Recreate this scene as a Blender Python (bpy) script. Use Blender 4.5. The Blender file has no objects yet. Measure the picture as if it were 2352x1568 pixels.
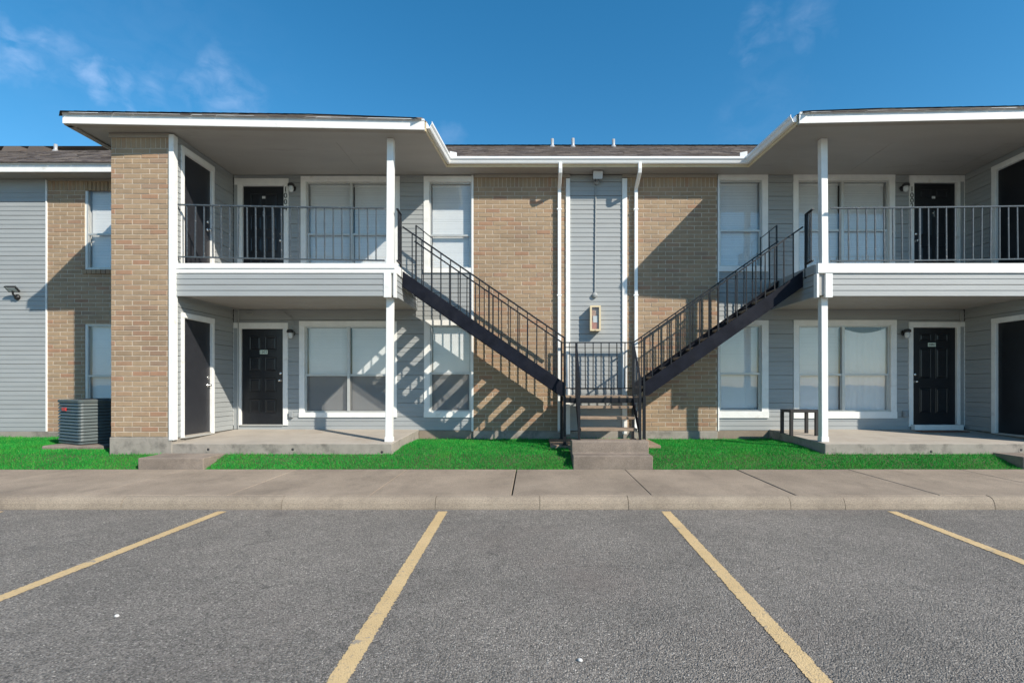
import bpy, bmesh, math, random
import numpy as np
from mathutils import Vector, Matrix
random.seed(7); rng = np.random.default_rng(7)
S = bpy.context.scene; COL = S.collection

# ------------------------------------------------------------------ camera, sky, sun, exposure
CAMZ, FP, CXP, CYP = 1.55, 1176.0, 1225.0, 882.0          # measured on a 2352 px wide view
cam = bpy.data.cameras.new('camera'); co = bpy.data.objects.new('camera', cam); COL.objects.link(co)
co.location = (0, 0, CAMZ); co.rotation_euler = (math.radians(90), 0, 0)
cam.sensor_width = 36; cam.lens = 18; cam.shift_x = -49/2352; cam.shift_y = 98/2352
cam.clip_end = 2000; S.camera = co
LIGHT = Vector((-1.22, 1.0, -1.19)).normalized()           # the way sunlight travels
EL = math.asin(-LIGHT.z); AZ = math.atan2(-LIGHT.x, -LIGHT.y)   # azimuth of the sun from +Y, clockwise
W = bpy.data.worlds.new('World'); S.world = W; W.use_nodes = True
def build_world():
    nt = W.node_tree; N = nt.nodes; L = nt.links; N.clear()
    out = N.new('ShaderNodeOutputWorld'); bg = N.new('ShaderNodeBackground'); L.new(bg.outputs[0], out.inputs[0])
    bg.inputs['Strength'].default_value = 0.11
    sky = N.new('ShaderNodeTexSky'); sky.sky_type = 'NISHITA'; sky.sun_disc = False
    sky.sun_elevation = EL; sky.sun_rotation = AZ; sky.air_density = 1.0; sky.dust_density = 0.15; sky.ozone_density = 3.0
    hs = N.new('ShaderNodeHueSaturation'); hs.inputs['Hue'].default_value = .489; hs.inputs['Saturation'].default_value = 1.32; hs.inputs['Value'].default_value = 1.12
    L.new(sky.outputs[0], hs.inputs['Color'])
    tc = N.new('ShaderNodeTexCoord')
    def math_(op, a, b=None, clamp=False):
        m = N.new('ShaderNodeMath'); m.operation = op; m.use_clamp = clamp
        for i, v in enumerate((a, b)):
            if v is None: continue
            if isinstance(v, (int, float)): m.inputs[i].default_value = v
            else: L.new(v, m.inputs[i])
        return m.outputs[0]
    # thin wisps: stretched noise, gathered round a few centres in the sky
    mp = N.new('ShaderNodeMapping'); mp.inputs['Scale'].default_value = (9, 9, 15); mp.inputs['Rotation'].default_value = (0, math.radians(-22), 0)
    L.new(tc.outputs['Generated'], mp.inputs[0])
    nz = N.new('ShaderNodeTexNoise'); nz.inputs['Scale'].default_value = 2.6; nz.inputs['Detail'].default_value = 7; nz.inputs['Roughness'].default_value = 0.55
    nz.inputs['Distortion'].default_value = 0.5
    L.new(mp.outputs[0], nz.inputs['Vector'])
    nv = N.new('ShaderNodeTexNoise'); nv.inputs['Scale'].default_value = 22; nv.inputs['Detail'].default_value = 4; L.new(tc.outputs['Generated'], nv.inputs['Vector'])
    v1 = N.new('ShaderNodeVectorMath'); v1.operation = 'SUBTRACT'; L.new(nv.outputs['Color'], v1.inputs[0]); v1.inputs[1].default_value = (.5, .5, .5)
    v2 = N.new('ShaderNodeVectorMath'); v2.operation = 'SCALE'; L.new(v1.outputs[0], v2.inputs[0]); v2.inputs['Scale'].default_value = .085
    v3 = N.new('ShaderNodeVectorMath'); v3.operation = 'ADD'; L.new(tc.outputs['Generated'], v3.inputs[0]); L.new(v2.outputs[0], v3.inputs[1])
    total = None
    for (px, py, rad, amp) in ((30, 105, .030, 1.3), (75, 112, .02, .9), (75, 68, .018, .7), (130, 140, .032, .7), (60, 165, .02, .5), (225, 188, .026, 1.3), (262, 205, .018, 1.1), (275, 182, .02, .9), (365, 195, .032, .6), (345, 222, .022, .6),
                               (515, 190, .038, .75), (480, 210, .03, .6), (535, 240, .045, .8), (500, 165, .03, .5), (575, 255, .03, .5), (1735, 78, .030, .5), (1765, 80, .022, .4), (1855, 50, .032, .4), (1875, 70, .025, .35), (1760, 235, .07, .12), (1690, 290, .04, .12), (1035, 325, .03, .4), (330, 150, .16, .10)):
        d = Vector(((px-CXP)/FP, 1, (CYP-py)/FP)).normalized(); rad *= 1.25
        vm = N.new('ShaderNodeVectorMath'); vm.operation = 'DISTANCE'; L.new(v3.outputs[0], vm.inputs[0]); vm.inputs[1].default_value = d
        g = math_('SUBTRACT', 1.0, math_('DIVIDE', vm.outputs['Value'], rad), True)
        g = math_('MULTIPLY', math_('SMOOTH_MIN', g, 0.75), amp)
        total = g if total is None else math_('MAXIMUM', total, g)
    nn = math_('MULTIPLY', math_('SUBTRACT', nz.outputs[0], 0.36), 3.4, True)
    wide = math_('MULTIPLY', math_('SUBTRACT', nz.outputs[0], 0.70), 0.4, True)
    fac = math_('MULTIPLY', math_('ADD', math_('MULTIPLY', total, nn), wide), 0.27, True)
    mx = N.new('ShaderNodeMix'); mx.data_type = 'RGBA'; L.new(fac, mx.inputs[0]); L.new(hs.outputs[0], mx.inputs[6]); mx.inputs[7].default_value = (6.6, 7.4, 9.6, 1)
    L.new(mx.outputs[2], bg.inputs[0])
build_world()
sd = bpy.data.lights.new('sun', 'SUN'); sd.energy = 4.6; sd.angle = math.radians(0.5); sd.color = (1.0, 0.915, 0.79)
so = bpy.data.objects.new('sun', sd); COL.objects.link(so); so.rotation_euler = LIGHT.to_track_quat('-Z', 'Y').to_euler(); so.location = (20, -20, 20)
S.view_settings.view_transform = 'Standard'; S.view_settings.look = 'None'; S.view_settings.gamma = 1; S.view_settings.use_curve_mapping = False
S.view_settings.exposure = 0.5

# ------------------------------------------------------------------ helpers
def X(px, Y): return (px-CXP)*Y/FP
def Z(py, Y): return CAMZ-(py-CYP)*Y/FP
ORG = {}
def _new(name, data, parent, origin):
    o = bpy.data.objects.new(name, data); COL.objects.link(o)
    o.location = Vector(origin)-(ORG[parent.name] if parent else Vector((0, 0, 0)))
    if parent: o.parent = parent
    ORG[o.name] = Vector(origin); return o
def tag(o, label, cat, group=None):
    o['label'] = label; o['category'] = cat
    if group: o['group'] = group
    return o
def thing(name, loc, label, cat, group=None): return tag(_new(name, None, None, loc), label, cat, group)
def part_empty(name, parent, loc): return _new(name, None, parent, loc)
class Frame:
    def __init__(s, O, U, Nn): s.O, s.U, s.N = Vector(O), Vector(U), Vector(Nn)
    def p(s, u, n, z): return s.O+s.U*u+s.N*n+Vector((0, 0, z))
class MB:
    def __init__(s): s.v = []; s.f = []; s.sm = set()
    def add(s, vs, fs, smooth=False):
        b = len(s.v); s.v += [tuple(v) for v in vs]; k = len(s.f)
        s.f += [tuple(i+b for i in f) for f in fs]
        if smooth: s.sm.update(range(k, len(s.f)))
        return s
    def hexa(s, c): return s.add(c, [(0, 3, 2, 1), (4, 5, 6, 7), (0, 1, 5, 4), (1, 2, 6, 5), (2, 3, 7, 6), (3, 0, 4, 7)])
    def box(s, x0, x1, y0, y1, z0, z1):
        return s.hexa([(x0, y0, z0), (x1, y0, z0), (x1, y1, z0), (x0, y1, z0), (x0, y0, z1), (x1, y0, z1), (x1, y1, z1), (x0, y1, z1)])
    def fbox(s, F, u0, u1, n0, n1, z0, z1):
        return s.hexa([F.p(u0, n0, z0), F.p(u1, n0, z0), F.p(u1, n1, z0), F.p(u0, n1, z0), F.p(u0, n0, z1), F.p(u1, n0, z1), F.p(u1, n1, z1), F.p(u0, n1, z1)])
    def beam(s, a, b, w, h, up=(0, 0, 1)):
        a, b = Vector(a), Vector(b); d = (b-a).normalized(); up = Vector(up)
        if abs(d.dot(up)) > .98: up = Vector((0, 1, 0))
        r = d.cross(up).normalized()*(w/2); u = r.cross(d).normalized()*(h/2)
        return s.hexa([a-r-u, a+r-u, b+r-u, b-r-u, a-r+u, a+r+u, b+r+u, b-r+u])
    def tube(s, pts, r, n=8, cap=True):
        pts = [Vector(p) for p in pts]; rings = []
        for i, p in enumerate(pts):
            d = (pts[min(i+1, len(pts)-1)]-pts[max(i-1, 0)]).normalized()
            a = d.cross(Vector((0, 0, 1)) if abs(d.z) < .9 else Vector((0, 1, 0))).normalized(); b = d.cross(a)
            rr = r[i] if isinstance(r, (list, tuple)) else r
            rings.append([p+(a*math.cos(t*2*math.pi/n)+b*math.sin(t*2*math.pi/n))*rr for t in range(n)])
        vs = [v for R in rings for v in R]; fs = []
        for i in range(len(pts)-1):
            for t in range(n): fs.append((i*n+t, i*n+(t+1) % n, (i+1)*n+(t+1) % n, (i+1)*n+t))
        s.add(vs, fs, True)
        if cap: s.add(rings[0], [tuple(range(n))]); s.add(rings[-1], [tuple(range(n))])
        return s
    def lathe(s, c, axis, prof, n=14):
        c = Vector(c); ax = Vector(axis).normalized()
        a = ax.cross(Vector((0, 0, 1)) if abs(ax.z) < .9 else Vector((0, 1, 0))).normalized(); b = ax.cross(a)
        vs = [c+ax*h+(a*math.cos(t*2*math.pi/n)+b*math.sin(t*2*math.pi/n))*max(r, 1e-4) for r, h in prof for t in range(n)]
        fs = [(i*n+t, i*n+(t+1) % n, (i+1)*n+(t+1) % n, (i+1)*n+t) for i in range(len(prof)-1) for t in range(n)]
        return s.add(vs, fs, True)
    def prism(s, poly, d):                                   # poly: list of 3-D points, extruded by vector d
        n = len(poly); d = Vector(d); vs = [Vector(p) for p in poly]+[Vector(p)+d for p in poly]
        return s.add(vs, [tuple(range(n)), tuple(range(2*n-1, n-1, -1))]+[(i, (i+1) % n, n+(i+1) % n, n+i) for i in range(n)])
    def build(s, name, m, parent=None, origin=None, bevel=0, seg=2, recalc=True, rough=0, sub=0):
        vs = np.array(s.v, dtype=float)
        if origin is None: origin = ((vs[:, 0].min()+vs[:, 0].max())/2, (vs[:, 1].min()+vs[:, 1].max())/2, vs[:, 2].min())
        me = bpy.data.meshes.new(name); me.from_pydata((vs-np.array(origin)).tolist(), [], s.f)
        for i in s.sm: me.polygons[i].use_smooth = True
        if recalc or bevel or sub:
            bm = bmesh.new(); bm.from_mesh(me)
            if bevel: bmesh.ops.remove_doubles(bm, verts=bm.verts, dist=1e-5)
            if recalc: bmesh.ops.recalc_face_normals(bm, faces=bm.faces)
            if bevel:
                es = [e for e in bm.edges if len(e.link_faces) == 2 and e.calc_face_angle(0) > .5]
                bmesh.ops.bevel(bm, geom=es, offset=bevel, segments=seg, profile=.5, affect='EDGES')
            bm.to_mesh(me); bm.free()
        me.materials.append(m); me.update()
        return _new(name, me, parent, origin)
def inst(name, src, parent, origin, rot=None):               # a further object sharing src's mesh
    o = _new(name, src.data, parent, origin)
    if rot is not None: o.rotation_euler = rot
    return o
def text_mesh(ch, size):
    c = bpy.data.curves.new('t', 'FONT'); c.body = ch; c.size = size; c.align_x = 'CENTER'; c.extrude = 0.003; c.resolution_u = 3
    o = bpy.data.objects.new('t', c); COL.objects.link(o)
    me = bpy.data.meshes.new_from_object(o.evaluated_get(bpy.context.evaluated_depsgraph_get()))
    bpy.data.objects.remove(o); bpy.data.curves.remove(c); return me

# ------------------------------------------------------------------ materials
def nodes(name):
    m = bpy.data.materials.new(name); m.use_nodes = True; nt = m.node_tree
    return m, nt.nodes, nt.links, nt.nodes['Principled BSDF']
def ramp(N, stops):
    r = N.new('ShaderNodeValToRGB'); e = r.color_ramp.elements
    while len(e) < len(stops): e.new(0.5)
    for q, (p, c) in zip(e, stops): q.position = p; q.color = (*c, 1) if len(c) == 3 else c
    return r
def noise(N, L, scale, detail=4, rough=.55, vec=None, dim=None):
    n = N.new('ShaderNodeTexNoise'); n.inputs['Scale'].default_value = scale; n.inputs['Detail'].default_value = detail; n.inputs['Roughness'].default_value = rough
    if vec is not None: L.new(vec, n.inputs['Vector'])
    return n
def mixc(N, L, fac, a, b, mode='MIX'):
    x = N.new('ShaderNodeMix'); x.data_type = 'RGBA'; x.blend_type = mode
    for i, v in ((0, fac), (6, a), (7, b)):
        if isinstance(v, (int, float)): x.inputs[i].default_value = v
        elif isinstance(v, tuple): x.inputs[i].default_value = (*v, 1)
        else: L.new(v, x.inputs[i])
    return x.outputs[2]
def pos(N, L, scale=(1, 1, 1)):
    g = N.new('ShaderNodeNewGeometry'); mp = N.new('ShaderNodeMapping'); mp.inputs['Scale'].default_value = scale
    L.new(g.outputs['Position'], mp.inputs[0]); return mp.outputs[0]
def bump(N, L, B, h, strength, dist=.01):
    b = N.new('ShaderNodeBump'); b.inputs['Strength'].default_value = strength; b.inputs['Distance'].default_value = dist
    L.new(h, b.inputs['Height']); L.new(b.outputs[0], B.inputs['Normal']); return b
def simple(name, base, rough=.55, var=.12, scale=6, bmp=.15, bscale=60, metal=0, stretch=(1, 1, 1), dirt=None, dscale=1.2, dlo=.55, dhi=.75, spec=.5):
    m, N, L, B = nodes(name); v = pos(N, L, stretch)
    n1 = noise(N, L, scale, 5, .6, v)
    lo = tuple(c*(1-var) for c in base); hi = tuple(min(1, c*(1+var)) for c in base)
    c = ramp(N, [(.3, lo), (.7, hi)]); L.new(n1.outputs[0], c.inputs[0]); col = c.outputs[0]
    if dirt:
        n2 = noise(N, L, dscale, 8, .68, v); r = ramp(N, [(dlo, (0, 0, 0)), (dhi, (1, 1, 1))]); L.new(n2.outputs[0], r.inputs[0])
        col = mixc(N, L, r.outputs[0], col, dirt)
    L.new(col, B.inputs['Base Color']); B.inputs['Roughness'].default_value = rough; B.inputs['Metallic'].default_value = metal
    B.inputs['Specular IOR Level'].default_value = spec
    if bmp: bump(N, L, B, noise(N, L, bscale, 3, .5, v).outputs[0], bmp)
    return m
M = {}
M['white'] = simple('white_paint', (.76, .76, .735), .5, .06, 5, .2, 40, dirt=(.50, .46, .40), dscale=3.5, dlo=.60, dhi=.80)
M['gutter'] = simple('gutter_enamel', (.79, .80, .79), .35, .03, 4, .03, 20, dirt=(.6, .58, .53), dscale=2.5, dlo=.68, dhi=.85)
M['siding'] = simple('siding_paint', (.300, .316, .317), .55, .06, 3, .22, 50, stretch=(.35, .35, 2.2), dirt=(.255, .265, .26), dscale=2.2, dlo=.6, dhi=.85)
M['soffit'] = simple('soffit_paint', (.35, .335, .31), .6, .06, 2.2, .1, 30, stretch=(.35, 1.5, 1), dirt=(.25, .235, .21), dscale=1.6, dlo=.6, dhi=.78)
M['taupe'] = simple('taupe_trim_paint', (.30, .27, .235), .6, .07, 4, .1)  # grey-brown of the frieze boards and eave trim
M['mortar'] = simple('mortar', (.47, .40, .315), .9, .2, 5, .5, 120)
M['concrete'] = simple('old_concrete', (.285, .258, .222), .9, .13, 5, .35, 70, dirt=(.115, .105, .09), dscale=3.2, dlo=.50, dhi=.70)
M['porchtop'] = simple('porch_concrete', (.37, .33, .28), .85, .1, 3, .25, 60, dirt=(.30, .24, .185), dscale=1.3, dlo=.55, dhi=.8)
M['iron'] = simple('black_iron_paint', (.011, .012, .015), .42, .3, 20, .15, 60, dirt=(.07, .065, .06), dscale=26, dlo=.68, dhi=.78, spec=.3)
M['railiron'] = simple('worn_rail_paint', (.055, .066, .075), .32, .3, 20, .15, 60, dirt=(.30, .28, .26), dscale=30, dlo=.58, dhi=.7)
M['steel'] = simple('stringer_paint', (.009, .0105, .017), .6, .35, 4, .1, 30, dirt=(.019, .020, .026), dscale=3, dlo=.5, dhi=.75, spec=.1)
M['tread'] = simple('weathered_tread', (.27, .195, .135), .85, .25, 7, .4, 60, stretch=(1, 4, 4), dirt=(.13, .10, .08), dscale=5, dlo=.55, dhi=.75)
M['door'] = simple('black_door_paint', (.009, .0105, .014), .3, .2, 8, .03, 30)
M['sdoor'] = simple('charcoal_door_paint', (.024, .025, .030), .38, .08, 6, .06, 40)
M['chrome'] = simple('brushed_chrome', (.75, .74, .72), .2, .05, 10, 0, metal=1)
M['alu'] = simple('window_aluminium', (.50, .50, .48), .4, .06, 9, .04, 30, metal=.35)
M['blind'] = simple('blind_slats', (.80, .80, .79), .5, .03, 5, 0)
M['void'] = simple('unlit_dark', (.03, .03, .032), .9, .1, 3, 0)  # near black, darkness of unlit rooms and pipe holes put into the colour
M['lampblack'] = simple('lamp_black', (.018, .018, .02), .35, .2, 20, .05)
M['ivory'] = simple('ivory_enamel', (.64, .53, .34), .4, .05, 8, .05, dirt=(.45, .33, .2), dscale=7, dlo=.6, dhi=.8)  # cabinet enamel; on the inner fascia it stands in for shade
M['rust'] = simple('rusty_back', (.36, .19, .12), .7, .3, 16, .2, dirt=(.55, .45, .33), dscale=9, dlo=.5, dhi=.65)
M['acpaint'] = simple('condenser_paint', (.075, .098, .102), .5, .12, 5, .05, dirt=(.13, .125, .105), dscale=3, dlo=.55, dhi=.8)
M['red'] = simple('red_badge', (.55, .03, .03), .4, .1, 20, 0)
M['redcard'] = simple('faded_red_card', (.42, .16, .10), .7, .2, 12, .1)
M['plate'] = simple('number_plate', (.62, .72, .62), .4, .04, 20, 0)
M['digit'] = simple('black_digits', (.012, .014, .014), .4, .1, 20, 0)
M['yellow'] = None
M['shingle'] = None
M['tablewood'] = simple('black_table_laminate', (.018, .016, .016), .65, .2, 9, .05)
M['mat'] = simple('coir_mat', (.20, .09, .055), .95, .25, 30, .6, 200)
M['soil'] = simple('lawn_soil', (.06, .075, .03), .95, .3, 8, .5, 60)
M['ground'] = simple('distant_ground', (.09, .10, .065), .95, .2, .5, .2, 10)
M['galv'] = simple('galvanised_pipe', (.50, .50, .49), .35, .08, 9, .05, metal=.4)
M['grey'] = simple('grey_box', (.25, .27, .28), .5, .08, 9, .05)
M['paper'] = simple('litter_paper', (.6, .59, .57), .6, .06, 30, .2)
def mat_lens():
    m, N, L, B = nodes('lamp_glass'); B.inputs['Base Color'].default_value = (.8, .82, .82, 1); B.inputs['Roughness'].default_value = .12
    B.inputs['Transmission Weight'].default_value = .35; return m
M['lens'] = mat_lens()
def mat_glass():
    m, N, L, B = nodes('window_glass'); o = N['Material Output']
    t = N.new('ShaderNodeBsdfTransparent'); t.inputs[0].default_value = (.965, .975, .98, 1); g = N.new('ShaderNodeBsdfGlossy'); g.inputs['Roughness'].default_value = .015
    nz = noise(N, L, 1.6, 2, .5, pos(N, L)); b = N.new('ShaderNodeBump'); b.inputs['Strength'].default_value = .05; b.inputs['Distance'].default_value = .02; L.new(nz.outputs[0], b.inputs['Height']); L.new(b.outputs[0], g.inputs['Normal'])
    f = N.new('ShaderNodeLayerWeight'); f.inputs[0].default_value = .5
    p = N.new('ShaderNodeMath'); p.operation = 'POWER'; p.inputs[1].default_value = 4; L.new(f.outputs['Facing'], p.inputs[0])
    a = N.new('ShaderNodeMath'); a.operation = 'MULTIPLY_ADD'; a.inputs[1].default_value = .5; a.inputs[2].default_value = .045; L.new(p.outputs[0], a.inputs[0])
    x = N.new('ShaderNodeMixShader'); L.new(a.outputs[0], x.inputs[0]); L.new(t.outputs[0], x.inputs[1]); L.new(g.outputs[0], x.inputs[2]); L.new(x.outputs[0], o.inputs[0]); return m
M['glass'] = mat_glass()
def mat_screen():
    m, N, L, B = nodes('insect_mesh'); o = N['Material Output']; B.inputs['Base Color'].default_value = (.13, .13, .13, 1); B.inputs['Roughness'].default_value = .7
    t = N.new('ShaderNodeBsdfTransparent'); x = N.new('ShaderNodeMixShader'); x.inputs[0].default_value = .34
    L.new(t.outputs[0], x.inputs[1]); L.new(B.outputs[0], x.inputs[2]); L.new(x.outputs[0], o.inputs[0]); return m
M['screen'] = mat_screen()
def rnd(N, L):                                               # a random number per brick, whether an object or an island of a joined mesh
    g = N.new('ShaderNodeNewGeometry'); oi = N.new('ShaderNodeObjectInfo'); a = N.new('ShaderNodeMath'); a.operation = 'ADD'
    L.new(g.outputs['Random Per Island'], a.inputs[0]); L.new(oi.outputs['Random'], a.inputs[1])
    f = N.new('ShaderNodeMath'); f.operation = 'FRACT'; L.new(a.outputs[0], f.inputs[0]); return f.outputs[0]
def mat_brick():
    m, N, L, B = nodes('tan_brick'); v = pos(N, L); r = rnd(N, L)
    c = ramp(N, [(0, (.288, .207, .133)), (.3, (.318, .228, .146)), (.65, (.338, .242, .153)), (.84, (.320, .210, .132)), (.94, (.322, .184, .115)), (1, (.280, .201, .140))]); L.new(r, c.inputs[0])
    n1 = noise(N, L, 11, 6, .65, v); r1 = ramp(N, [(.25, (.88, .88, .88)), (.75, (1.09, 1.08, 1.07))]); L.new(n1.outputs[0], r1.inputs[0])
    col = mixc(N, L, 1.0, c.outputs[0], r1.outputs[0], 'MULTIPLY')
    n2 = noise(N, L, 90, 2, .5, v); r2 = ramp(N, [(.62, (1, 1, 1)), (.72, (.6, .56, .52))]); L.new(n2.outputs[0], r2.inputs[0])
    col = mixc(N, L, .7, col, r2.outputs[0], 'MULTIPLY')
    n3 = noise(N, L, .8, 6, .6, v); r3 = ramp(N, [(.3, (.80, .79, .78)), (.5, (1, 1, 1)), (.7, (1.10, 1.09, 1.07))]); L.new(n3.outputs[0], r3.inputs[0])
    col = mixc(N, L, 1.0, col, r3.outputs[0], 'MULTIPLY')
    L.new(col, B.inputs['Base Color']); B.inputs['Roughness'].default_value = .85
    bump(N, L, B, noise(N, L, 130, 3, .6, v).outputs[0], .4, .004); return m
M['brick'] = mat_brick()
def mat_shingle():
    m, N, L, B = nodes('asphalt_shingle'); v = pos(N, L); r = rnd(N, L)
    c = ramp(N, [(0, (.045, .036, .032)), (.4, (.075, .060, .053)), (.75, (.11, .09, .078)), (1, (.16, .135, .115))]); L.new(r, c.inputs[0])
    n1 = noise(N, L, 160, 3, .6, v); r1 = ramp(N, [(.3, (.6, .6, .6)), (.7, (1.35, 1.3, 1.25))]); L.new(n1.outputs[0], r1.inputs[0])
    L.new(mixc(N, L, 1.0, c.outputs[0], r1.outputs[0], 'MULTIPLY'), B.inputs['Base Color']); B.inputs['Roughness'].default_value = .9
    bump(N, L, B, n1.outputs[0], .4, .004); return m
M['shingle'] = mat_shingle()
def mat_asphalt():
    m, N, L, B = nodes('worn_asphalt'); v = pos(N, L)
    vo = N.new('ShaderNodeTexVoronoi'); vo.inputs['Scale'].default_value = 110; L.new(v, vo.inputs['Vector'])
    vo2 = N.new('ShaderNodeTexVoronoi'); vo2.inputs['Scale'].default_value = 55; L.new(v, vo2.inputs['Vector'])
    sep = N.new('ShaderNodeSeparateColor'); L.new(vo.outputs['Color'], sep.inputs[0])
    c = ramp(N, [(0, (.095, .086, .077)), (.25, (.182, .166, .148)), (.6, (.248, .226, .201)), (.9, (.31, .283, .252)), (.97, (.39, .358, .318)), (1, (.56, .515, .46))]); L.new(sep.outputs[0], c.inputs[0])
    d = ramp(N, [(.0, (1.08, 1.08, 1.08)), (.5, (1, 1, 1)), (.75, (.45, .45, .46))]); L.new(vo.outputs['Distance'], d.inputs[0])
    col = mixc(N, L, .55, c.outputs[0], d.outputs[0], 'MULTIPLY')
    n1 = noise(N, L, .55, 7, .62, v); r1 = ramp(N, [(.28, (.74, .74, .74)), (.7, (1.16, 1.15, 1.14))]); L.new(n1.outputs[0], r1.inputs[0])
    col = mixc(N, L, 1.0, col, r1.outputs[0], 'MULTIPLY')
    n4 = noise(N, L, 5.5, 5, .6, v); r4 = ramp(N, [(.3, (.9, .9, .9)), (.7, (1.08, 1.08, 1.08))]); L.new(n4.outputs[0], r4.inputs[0])
    col = mixc(N, L, 1.0, col, r4.outputs[0], 'MULTIPLY')
    n2 = noise(N, L, .35, 5, .6, v); r2 = ramp(N, [(.52, (0, 0, 0)), (.68, (.45, .45, .45))]); L.new(n2.outputs[0], r2.inputs[0])
    col = mixc(N, L, r2.outputs[0], col, (.20, .160, .140))
    n6 = noise(N, L, 1.4, 9, .72, v); r6 = ramp(N, [(.60, (0, 0, 0)), (.70, (.5, .5, .5))]); L.new(n6.outputs[0], r6.inputs[0])
    col = mixc(N, L, r6.outputs[0], col, (.085, .08, .076))
    w6 = N.new('ShaderNodeTexVoronoi'); w6.feature = 'DISTANCE_TO_EDGE'; w6.inputs['Scale'].default_value = .38; wn = noise(N, L, 1.3, 5, .6, v); wa = N.new('ShaderNodeVectorMath'); wa.operation = 'ADD'; L.new(v, wa.inputs[0]); L.new(wn.outputs['Color'], wa.inputs[1]); L.new(wa.outputs[0], w6.inputs['Vector'])
    rc = ramp(N, [(0, (.55, .55, .55)), (.0016, (.3, .3, .3)), (.004, (0, 0, 0))]); L.new(w6.outputs['Distance'], rc.inputs[0]); col = mixc(N, L, rc.outputs[0], col, (.05, .047, .044))
    L.new(col, B.inputs['Base Color']); B.inputs['Roughness'].default_value = .88
    h = N.new('ShaderNodeMath'); h.operation = 'ADD'; L.new(vo.outputs['Distance'], h.inputs[0])
    h2 = N.new('ShaderNodeMath'); h2.operation = 'MULTIPLY'; h2.inputs[1].default_value = .5; L.new(vo2.outputs['Distance'], h2.inputs[0]); L.new(h2.outputs[0], h.inputs[1])
    b = bump(N, L, B, h.outputs[0], 1.0, .010); b.invert = True; return m
M['asphalt'] = mat_asphalt()
def mat_yellow():
    m, N, L, B = nodes('worn_yellow_paint'); v = pos(N, L)
    n1 = noise(N, L, 2.2, 7, .65, v); c = ramp(N, [(.3, (.50, .355, .175)), (.7, (.60, .44, .235))]); L.new(n1.outputs[0], c.inputs[0])
    n2 = noise(N, L, 45, 5, .7, v); r = ramp(N, [(.54, (0, 0, 0)), (.68, (.85, .85, .85))]); L.new(n2.outputs[0], r.inputs[0])
    col = mixc(N, L, r.outputs[0], c.outputs[0], (.24, .20, .15))
    n3 = noise(N, L, 5, 6, .7, v); r3 = ramp(N, [(.61, (0, 0, 0)), (.66, (.85, .85, .85))]); L.new(n3.outputs[0], r3.inputs[0])
    col = mixc(N, L, r3.outputs[0], col, (.25, .23, .2))
    L.new(col, B.inputs['Base Color']); B.inputs['Roughness'].default_value = .75
    vo = N.new('ShaderNodeTexVoronoi'); vo.inputs['Scale'].default_value = 95; L.new(v, vo.inputs['Vector']); b = bump(N, L, B, vo.outputs['Distance'], .5, .007); b.invert = True; return m
M['yellow'] = mat_yellow()
def mat_paving(name, base, dark):
    m, N, L, B = nodes(name); v = pos(N, L); oi = N.new('ShaderNodeObjectInfo')
    n1 = noise(N, L, 1.1, 8, .65, v); c = ramp(N, [(.32, dark), (.62, base)]); L.new(n1.outputs[0], c.inputs[0])
    n2 = noise(N, L, 85, 3, .6, v); r2 = ramp(N, [(.3, (.66, .65, .64)), (.55, (1, 1, 1)), (.75, (1.25, 1.24, 1.22))]); L.new(n2.outputs[0], r2.inputs[0])
    col = mixc(N, L, 1.0, c.outputs[0], r2.outputs[0], 'MULTIPLY')
    ro = ramp(N, [(0, (.92, .92, .92)), (1, (1.07, 1.06, 1.05))]); L.new(oi.outputs['Random'], ro.inputs[0])
    col = mixc(N, L, 1.0, col, ro.outputs[0], 'MULTIPLY')
    n3 = noise(N, L, 2.6, 9, .75, pos(N, L, (1, .45, 1))); r3 = ramp(N, [(.50, (0, 0, 0)), (.72, (.6, .6, .6))]); L.new(n3.outputs[0], r3.inputs[0])
    col = mixc(N, L, r3.outputs[0], col, tuple(q*.62 for q in dark))
    L.new(col, B.inputs['Base Color']); B.inputs['Roughness'].default_value = .9
    bump(N, L, B, n2.outputs[0], .45, .006); return m
M['pave'] = mat_paving('sidewalk_concrete', (.325, .264, .205), (.225, .181, .140))
M['kerb'] = mat_paving('kerb_concrete', (.315, .262, .202), (.235, .192, .148))
M['step'] = mat_paving('aggregate_concrete', (.30, .245, .20), (.15, .122, .10))
def mat_grass():
    m, N, L, B = nodes('grass_blade'); v = pos(N, L); r = rnd(N, L)
    c = ramp(N, [(0, (.012, .23, .036)), (.5, (.022, .36, .060)), (.85, (.05, .42, .06)), (1, (.20, .40, .10))]); L.new(r, c.inputs[0])
    n = noise(N, L, 1.7, 5, .6, v); r1 = ramp(N, [(.3, (.72, .8, .75)), (.7, (1.2, 1.1, 1))]); L.new(n.outputs[0], r1.inputs[0])
    col = mixc(N, L, 1.0, c.outputs[0], r1.outputs[0], 'MULTIPLY'); n5 = noise(N, L, .9, 6, .65, v); r5 = ramp(N, [(.52, (0, 0, 0)), (.72, (.6, .6, .6))]); L.new(n5.outputs[0], r5.inputs[0]); col = mixc(N, L, r5.outputs[0], col, (.10, .34, .045)); L.new(col, B.inputs['Base Color']); B.inputs['Roughness'].default_value = .8; B.inputs['Specular IOR Level'].default_value = .15
    tr = N.new('ShaderNodeBsdfTranslucent'); L.new(col, tr.inputs[0]); x = N.new('ShaderNodeMixShader'); x.inputs[0].default_value = .3
    L.new(B.outputs[0], x.inputs[1]); L.new(tr.outputs[0], x.inputs[2]); L.new(x.outputs[0], N['Material Output'].inputs[0]); return m
M['grass'] = mat_grass()

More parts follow.
